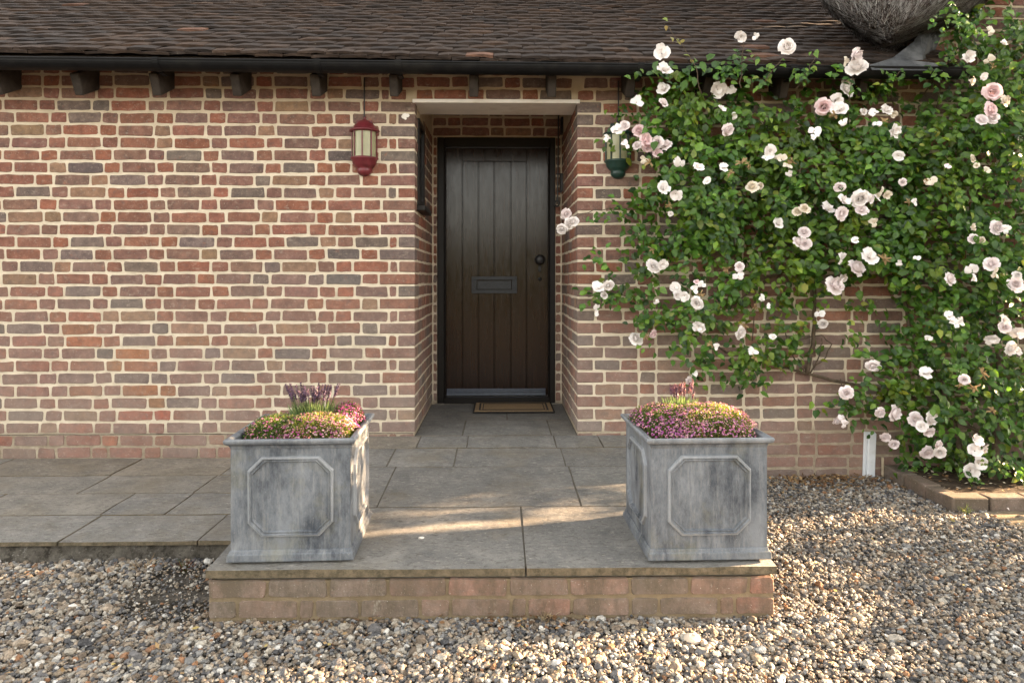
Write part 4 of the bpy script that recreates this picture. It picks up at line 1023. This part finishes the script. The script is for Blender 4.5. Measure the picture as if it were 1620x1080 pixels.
# blooms
def petal(m, phi, tilt0, tilt1, L, w, r0=0.05, z0=0.0):
    nv, nu = 3, 4; vs = []
    r, z = r0, z0
    for j in range(nv + 1):
        t = tilt0 + (tilt1 - tilt0) * j / nv
        if j: r += L / nv * math.sin(t); z += L / nv * math.cos(t)
        ww = w * (0.35 + 0.9 * math.sin(PI * min(0.95, 0.12 + 0.62 * j / nv)) * 0.75)
        for i in range(nu + 1):
            u = -1 + 2 * i / nu; ed = 0.10 * L * (j / nv) * (u * u) * (1 if tilt1 < 1.2 else -0.6) + U(-.045, .045) * L * j
            rr = r - 0.18 * ww * u * u; zz = z + ed - (0.10 * L * (abs(u) > .9) * (j == nv))
            x, y = rr, u * ww
            vs.append((x * math.cos(phi) - y * math.sin(phi), x * math.sin(phi) + y * math.cos(phi), zz))
    m.add(vs, [(j * (nu + 1) + i, j * (nu + 1) + i + 1, (j + 1) * (nu + 1) + i + 1, (j + 1) * (nu + 1) + i) for j in range(nv) for i in range(nu)])
def bloom_full(sd):
    m = MB(); z = 0.0
    for n, a, b, L, w, r0 in ((3, .05, -.25, .42, .20, .07), (4, .25, -.15, .50, .30, .14), (5, .5, .15, .60, .38, .2), (6, .85, .7, .70, .44, .24), (6, 1.25, 1.5, .80, .48, .22)):
        o = U(0, 6)
        for k in range(n): petal(m, o + 6.283 * k / n + U(-.2, .2), a + U(-.1, .1), b + U(-.2, .2), L * U(.9, 1.1), w * U(.9, 1.1), r0, -0.1 * r0)
    return m.mesh('bloom', True)
def bloom_open(sd):
    m = MB(); o = U(0, 6)
    for k in range(5): petal(m, o + 1.2566 * k + U(-.3, .3), U(.7, 1.2), U(.9, 1.7), U(.8, 1.05), U(.42, .56), .06, 0)
    for k in range(4): petal(m, U(0, 6.28), U(.2, .7), U(.3, .9), U(.5, .75), U(.3, .4), .06, .02)
    return m.mesh('bloom', True)
def bloom_ragged(sd):
    m = MB()
    for k in range(4): petal(m, U(0, 6.28), U(.6, 1.6), U(1.0, 2.3), U(.7, 1.0), U(.35, .5), .05, 0)
    return m.mesh('bloom', True)
def bloom_spent(sd):
    m = MB()
    for k in range(7): petal(m, U(0, 6.28), U(.5, 1.6), U(.9, 2.6), U(.6, 1.1), U(.08, .16), .05, 0)
    for k in range(8):
        a = U(0, 6.28); m.tube([(0, 0, 0), (.35 * math.cos(a), .35 * math.sin(a), U(.1, .5))], [.03, .05], 3)
    return m.mesh('bloom', True)
KIND = {'f': [bloom_full(i) for i in range(6)], 'o': [bloom_open(i) for i in range(5)], 'r': [bloom_ragged(i) for i in range(5)], 's': [bloom_spent(i) for i in range(5)]}
BL = """1047 85 13 o w;1050 112 14 o w;1050 143 13 o w;1049 163 9 f p;1007 162 10 r w;1135 142 15 o w;1155 140 8 r w;1172 59 10 o w;1194 57 6 r w;1245 75 15 f w;1150 205 13 f p;1142 173 8 r p;1161 184 6 r w;988 199 10 f p;975 207 11 o w;961 218 7 r w;1011 207 12 f d;1021 221 14 f d;1008 231 9 f p;1041 225 11 f p;1054 230 10 f p;1024 233 10 f d;1040 242 9 f d;991 229 8 r p;1049 299 12 o w;1069 307 11 o w;1076 257 9 r w;1104 265 9 o w;1144 265 9 o w;1119 286 7 o w;1218 240 11 o w;1211 250 8 r w;1236 252 9 r c;1245 262 8 r c;1250 275 6 r w;1190 296 11 f c;1202 294 7 f c;1261 335 8 f c;1273 330 9 f c;1230 355 11 o w;1272 368 11 f p;1261 383 11 f p;1274 386 10 f p;895 338 10 f p;907 351 11 f w;889 362 10 f w;900 354 10 f w;1033 421 13 f w;1048 418 9 o w;1170 422 9 f p;1168 437 8 r w;1028 258 9 s c;1020 252 7 r c;1173 258 11 s c;1184 260 8 s c;1254 256 9 s c;1058 325 9 s c;1061 338 5 o w;1032 395 8 s c;1156 275 7 s c;1150 425 9 s c;
1353 88 15 f p;1356 108 17 f w;1337 97 8 r c;1338 129 13 o w;1339 144 13 f w;1303 169 14 f d;1322 160 12 o w;1327 175 14 o w;1333 192 7 r w;1320 182 9 s c;1400 175 11 o w;1383 178 9 r w;1414 181 7 o c;1387 196 7 r w;1397 192 10 s c;1413 208 13 o w;1366 177 6 f w;1288 207 9 r p;1290 215 7 r p;1422 247 10 o w;1428 288 7 f p;1472 285 9 r c;1466 286 7 s c;1329 296 10 f p;1333 318 12 o w;1361 314 15 f w;1376 315 9 o p;1363 333 11 f p;1307 331 12 o w;1331 338 13 f p;1394 303 9 r c;1403 308 8 o c;1387 313 7 r w;1446 320 6 r w;1437 320 7 s c;1383 353 8 r c;1353 380 6 o w;1331 410 9 r w;1374 407 14 o w;1353 425 17 f p;1320 452 16 f p;1331 441 10 o w;1398 410 11 s c;1424 416 6 r w;1450 408 6 r w;1531 90 10 o w;1566 49 7 r c;1587 70 7 o w;1564 95 8 r c;1570 105 10 s c;1541 127 9 r c;1556 121 7 o w;1570 145 16 f d;1589 160 12 f c;1566 174 13 f d;1553 190 12 f p;1571 187 9 f p;1538 251 8 f c;1545 262 5 f c;1560 270 6 r c;1575 360 14 f p;1590 362 8 r w;1537 360 8 o c;1539 378 9 f p;1553 380 6 f c;1568 418 13 f p;1575 432 9 r c;1538 427 10 r w;1541 437 8 r w;1501 441 12 f p;1607 450 13 f p;1609 436 8 f w;1500 262 6 r d;
946 456 11 o w;962 451 10 f w;956 467 6 f w;945 485 6 r w;942 495 6 r w;1067 455 10 o w;1071 466 9 o w;1083 468 9 o w;1102 446 5 f d;1110 451 6 r w;1098 458 7 r w;1108 465 7 s c;1103 479 12 f w;1039 478 5 r w;1106 515 11 o w;1006 536 12 f w;1033 528 8 f d;1019 530 8 s c;1171 526 11 f w;1178 515 8 s c;1205 470 7 r w;1214 484 6 r w;1195 485 7 s c;1223 534 6 o w;1132 548 6 r w;1125 545 7 s c;1191 557 8 r w;1194 567 7 s c;1098 591 6 r w;1090 602 8 f p;1296 497 9 r w;1302 512 9 f w;1381 578 12 f p;1463 590 11 o w;1339 621 11 f p;1323 665 8 f p;1332 659 6 r p;1336 671 7 r p;1413 653 14 f p;1392 652 10 f p;1448 663 14 f p;1472 661 14 f w;1457 675 11 o w;1470 683 9 f p;1400 690 10 f p;1414 702 10 f p;1466 715 12 f p;1484 702 8 f p;1487 715 11 f w;1542 696 12 o w;1555 709 11 o w;1542 713 12 o w;1548 733 11 o w;1535 744 12 o w;1542 754 8 r w;1500 500 9 o w;1519 510 8 r w;1512 512 7 r w;1468 536 6 r w;1587 507 12 o w;1590 518 10 f p;1568 535 11 o w;1598 550 13 f w;1611 526 12 o w;1525 600 9 f p;1518 608 7 s c;1609 556 8 r w;1553 590 12 s c;1540 612 11 s c;1570 650 8 s c"""
PC = {'w': (0.84, 0.79, 0.76), 'p': (0.86, 0.775, 0.765), 'd': (0.86, 0.68, 0.685), 'c': (0.76, 0.68, 0.56)}
for e in BL.replace('\n', '').split(';'):
    x, y, r, k, c = e.split(); x, y, r = float(x), float(y), float(r)
    d = density(x, y); dep = 0.13 + 0.036 * d + U(0, .05) + (0.08 if x > 1480 else 0)
    if y < 125: dep = 0.43
    if x < 915: dep = 0.27
    if x < 1060 and 190 < y < 250: dep = 0.31
    p = rp(x, y, dep); R_ = r / (F / (4.35 - dep)) * {'f': 0.96, 'o': 1.1, 'r': 1.2, 's': 1.05}[k]
    n = Vector((U(-.7, .7), -1, U(-.6, .7))).normalized(); q = n.to_track_quat('Z', 'Y').to_matrix().to_4x4()
    cc = PC[c]; kk = U(.94, 1.04); cc = tuple(min(.88, v * kk) for v in cc)
    if k == 's': cc = (0.34 * kk, 0.23 * kk, 0.11 * kk)
    link('bloom', RND.choice(KIND[k]), PETAL, rose, Matrix.Translation(p) @ q @ Matrix.Rotation(U(0, 6.28), 4, 'Z') @ Matrix.Diagonal((R_ * U(.85, 1.1), R_ * U(.85, 1.1), R_ * U(.8, 1.2), 1)), cc)

# ------------------------------------------------------------------ litter, weeds, oddments
lit = MB()
def litter(n, fx, cols, s0, s1):
    for _ in range(n):
        p = fx(); c = RND.choice(cols); k = U(.6, 1.3); nrm = Vector((U(-.6, .6), U(-.6, .6), 1))
        blade(lit, p, Vector((U(-1, 1), U(-1, 1), U(-.2, .35))), nrm, U(s0, s1), U(s0, s1) * .3, tuple(v * k for v in c))
BRN = [(.16, .085, .04), (.22, .13, .06), (.10, .06, .035), (.30, .20, .10)]
litter(650, lambda: Vector((2.05 + U(-.55, .5) * U(.3, 1), -0.03 - abs(RND.gauss(0, .13)), U(.004, .022))), BRN, .012, .035)
litter(110, lambda: Vector((RND.gauss(0.06, .16), PF + .02 - abs(RND.gauss(.01, .035)), U(.004, .03))), BRN, .012, .03)
litter(60, lambda: Vector((RND.gauss(-.6, .1), PF + .02 - abs(RND.gauss(.01, .03)), U(.006, .02))), BRN, .012, .03)
litter(150, lambda: Vector((RND.gauss(-1.35, .2), TF - .06 - abs(RND.gauss(0, .04)), U(.0, .02))), BRN, .01, .03)
litter(260, lambda: Vector((2.55 + U(0, 1), -.32 + U(-.25, .26), U(.067, .08))), BRN + [(.5, .42, .32)] * 2, .012, .035)
litter(90, lambda: Vector((U(1.1, 3.2), U(-2.1, -.1), U(.012, .03))), [(.35, .27, .1), (.3, .2, .1), (.6, .52, .46)], .012, .032)
litter(40, lambda: Vector((U(-2.2, 1.2), U(-2.2, -1.9), U(.014, .03))), [(.35, .27, .1), (.3, .2, .1)], .012, .03)
tag(lit.build('leaf_litter', LITTER), 'dry brown leaves and petals lying along the walls', None, None, 'stuff')
def tuft(loc, n, h, cols, label, name, cat, lean=0.9):
    t = MB()
    for _ in range(n):
        a = U(0, 6.28); r = lean * U(.2, 1); b = Vector((U(-.02, .02), U(-.015, .015), 0)); tip = b + Vector((math.cos(a) * r, math.sin(a) * r * .6, 1)).normalized() * h * U(.5, 1.1)
        mid = b.lerp(tip, .55) + Vector((0, 0, h * .12)); c = RND.choice(cols); t.tube([b, mid, tip], [.0014, .0012, .0005], 3, c, False)
    o = t.build(name, LITTER); o.location = loc; return tag(o, label, cat)
tuft(at(232, 886, -1.44).to_tuple()[:2] + (0.0,), 46, .10, [(.36, .27, .16), (.44, .34, .2), (.26, .17, .09)], 'tuft of dry straw coloured grass by the terrace edge', 'dry_grass', 'grass tuft', 1.5)
tuft(at(292, 878, -1.42).to_tuple()[:2] + (0.0,), 40, .085, [(.18, .06, .035), (.12, .05, .03), (.10, .11, .04)], 'small reddish brown weed near the left end of the step', 'dead_weed', 'weed', .8)
tuft((0.17, PF + 0.005, 0.0), 40, .05, [(.34, .27, .17), (.25, .18, .1)], 'wispy dry weed at the middle foot of the step', 'dry_weed', 'weed', 1.4)
tuft(at(1528, 815, -0.72).to_tuple()[:2] + (0.0,), 24, .06, [(.16, .20, .05), (.25, .24, .08)], 'green grass wisps at the corner of the brick bed', 'grass_wisps', 'grass tuft', 1.6)
def lump(loc, s, mat, label, name, cat):
    m = MB(); N, K = 14, 7; vs = []
    for j in range(K + 1):
        a = PI * j / K
        for i in range(N):
            b = 2 * PI * i / N; d = Vector((math.sin(a) * math.cos(b), math.sin(a) * math.sin(b), math.cos(a))); k = 1 + .35 * mn.noise(d * 1.6 + Vector(loc) * 9)
            vs.append((d.x * s[0] * k, d.y * s[1] * k, d.z * s[2] * k))
    m.add(vs, [(j * N + i, (j + 1) * N + i, (j + 1) * N + (i + 1) % N, j * N + (i + 1) % N) for j in range(K) for i in range(N)])
    o = m.build(name, mat, None, True); o.location = loc; return tag(o, label, cat)
p = at(287, 908, -1.52); lump((p.x, -1.53, 0.0), (.06, .05, .022), plain('pale_concrete', (.40, .37, .32), .9, .2, .2, 20, .6), 'pale grey concrete lump in the gravel left of the step', 'concrete_lump', 'rubble')
p = at(667, 857, -1.55); lump((p.x, -1.56, zplat(-1.56) + .003), (.012, .007, .005), WHITEP, 'small white pebble on the front flagstone', 'pebble', 'pebble')
p = at(1095, 1018, -1.98); lump((p.x, -1.98, .012), (.034, .024, .02), plain('cream_flint', (.5, .42, .33), .7, .3, .2, 30, .4), 'large cream flint in the gravel before the right planter', 'flint', 'stone')

# ------------------------------------------------------------------ hedge added unseen to the right, gaps cut where sun patches should fall
hedge = thing('hedge', (5.6, -0.8, 0), 'tall loose hedge added out of view on the right, gaps cut for sun patches', 'hedge')
kx = SV.y / SV.x; kz = SV.x / SV.z
def lit_p(q, xe):
    s = 0.0
    nz = mn.noise(Vector((q * 9, xe * 1.3, 0.5))); n2 = mn.noise(Vector((q * 22, xe * 2.2, 4.5)))
    if -1.36 < q < -1.0 and 1.3 < xe < 3.2: s = max(s, 0.95 if nz + .5 * n2 > -0.05 else 0)
    if -1.85 + .1 * nz < q < -1.2 and 0.9 < xe < 1.45 + .2 * nz: s = max(s, 0.95 if nz + .6 * n2 > -0.12 else 0)
    if -1.9 < xe < -0.2 and (abs(q + 1.405 - .03 * n2) < .022 or abs(q + 1.50) < .020 + .02 * n2): s = 1.0
    if -2.75 < q < -1.93 + .1 * nz and -0.75 + .5 * nz < xe < 1.35 + .3 * nz: s = max(s, 1.0 if nz + .4 * n2 > -0.32 else 0.2)
    if -1.56 < q < -1.36 and -4.75 < xe < -3.7: s = max(s, .95)
    if -1.86 < q < -1.50 and -3.05 < xe < -2.3: s = max(s, .9 if n2 > -.3 else .2)
    if (abs(q + 1.33) < .025 or abs(q + 1.53) < .03) and -3.7 < xe < -1.5: s = max(s, .22)
    if -1.2 < q < -.86 and -0.4 < xe < 2.8: s = max(s, .9 if nz + n2 > 0.0 else 0)
    return s
hm = MB()
for _ in range(38000):
    x, y, z = 5.6 + U(-.28, .28), U(-3.1, 1.3), U(0.0, 3.7)
    q = y - kx * x; xe = x - kz * z
    if RND.random() < lit_p(q, xe): continue
    k = U(.6, 1.3); n = Vector((U(.2, 1), U(-.6, .6), U(-.5, .7))).normalized(); a = n.orthogonal().normalized(); b = n.cross(a); r = U(.018, .042)
    p = Vector((x - 5.6, y + .8, z)); t = U(0, 6.28); d1 = a * math.cos(t) + b * math.sin(t); d2 = n.cross(d1)
    hm.add([p - d1 * r, p + d2 * r * .6, p + d1 * r, p - d2 * r * .6], [(0, 1, 2, 3)], (.05 * k, .09 * k, .03 * k))
hm.build('foliage', HEDGE, hedge, kind='stuff')
for y in (-1.9, -0.6, 0.5):
    m = MB(); m.tube([(U(-.05, .05), y, 0), (U(-.1, .1), y + .1, .5)], [.05, .03], 8); m.build('trunk', BARK, hedge, True)

# tall hedge added unseen behind the camera to darken the gloss door's reflection
far = thing('reflection_hedge', (0, -24, 0), 'long hedge added unseen behind the camera for the door to mirror', 'hedge'); m = MB(); NXh, NZh = 120, 10
vs = []
for i in range(NXh + 1):
    for j in range(NZh + 1):
        x = -38 + 76 * i / NXh; z = 3.3 * j / NZh; h = 1 + .18 * mn.noise(Vector((x * .22, 1, 4)))
        vs.append((x, .8 * mn.noise(Vector((x * .5, z * .9, 2))) + .35 * mn.noise(Vector((x * 1.7, z * 2.1, 5))) - .25 * (j / NZh) ** 3 * 4, z * h))
b = len(vs); vs += [(x, y - 1.6, z) for x, y, z in vs]; k = NZh + 1
fs = [(i * k + j, (i + 1) * k + j, (i + 1) * k + j + 1, i * k + j + 1) for i in range(NXh) for j in range(NZh)]
fs += [tuple(q + b for q in f[::-1]) for f in fs] + [(i * k + NZh, (i + 1) * k + NZh, (i + 1) * k + NZh + b, i * k + NZh + b) for i in range(NXh)]
m.add(vs, fs); m.build('foliage', plain('reflection_hedge', (.055, .06, .028), .8, .2, .6, 3, 1.0), far, kind='stuff')
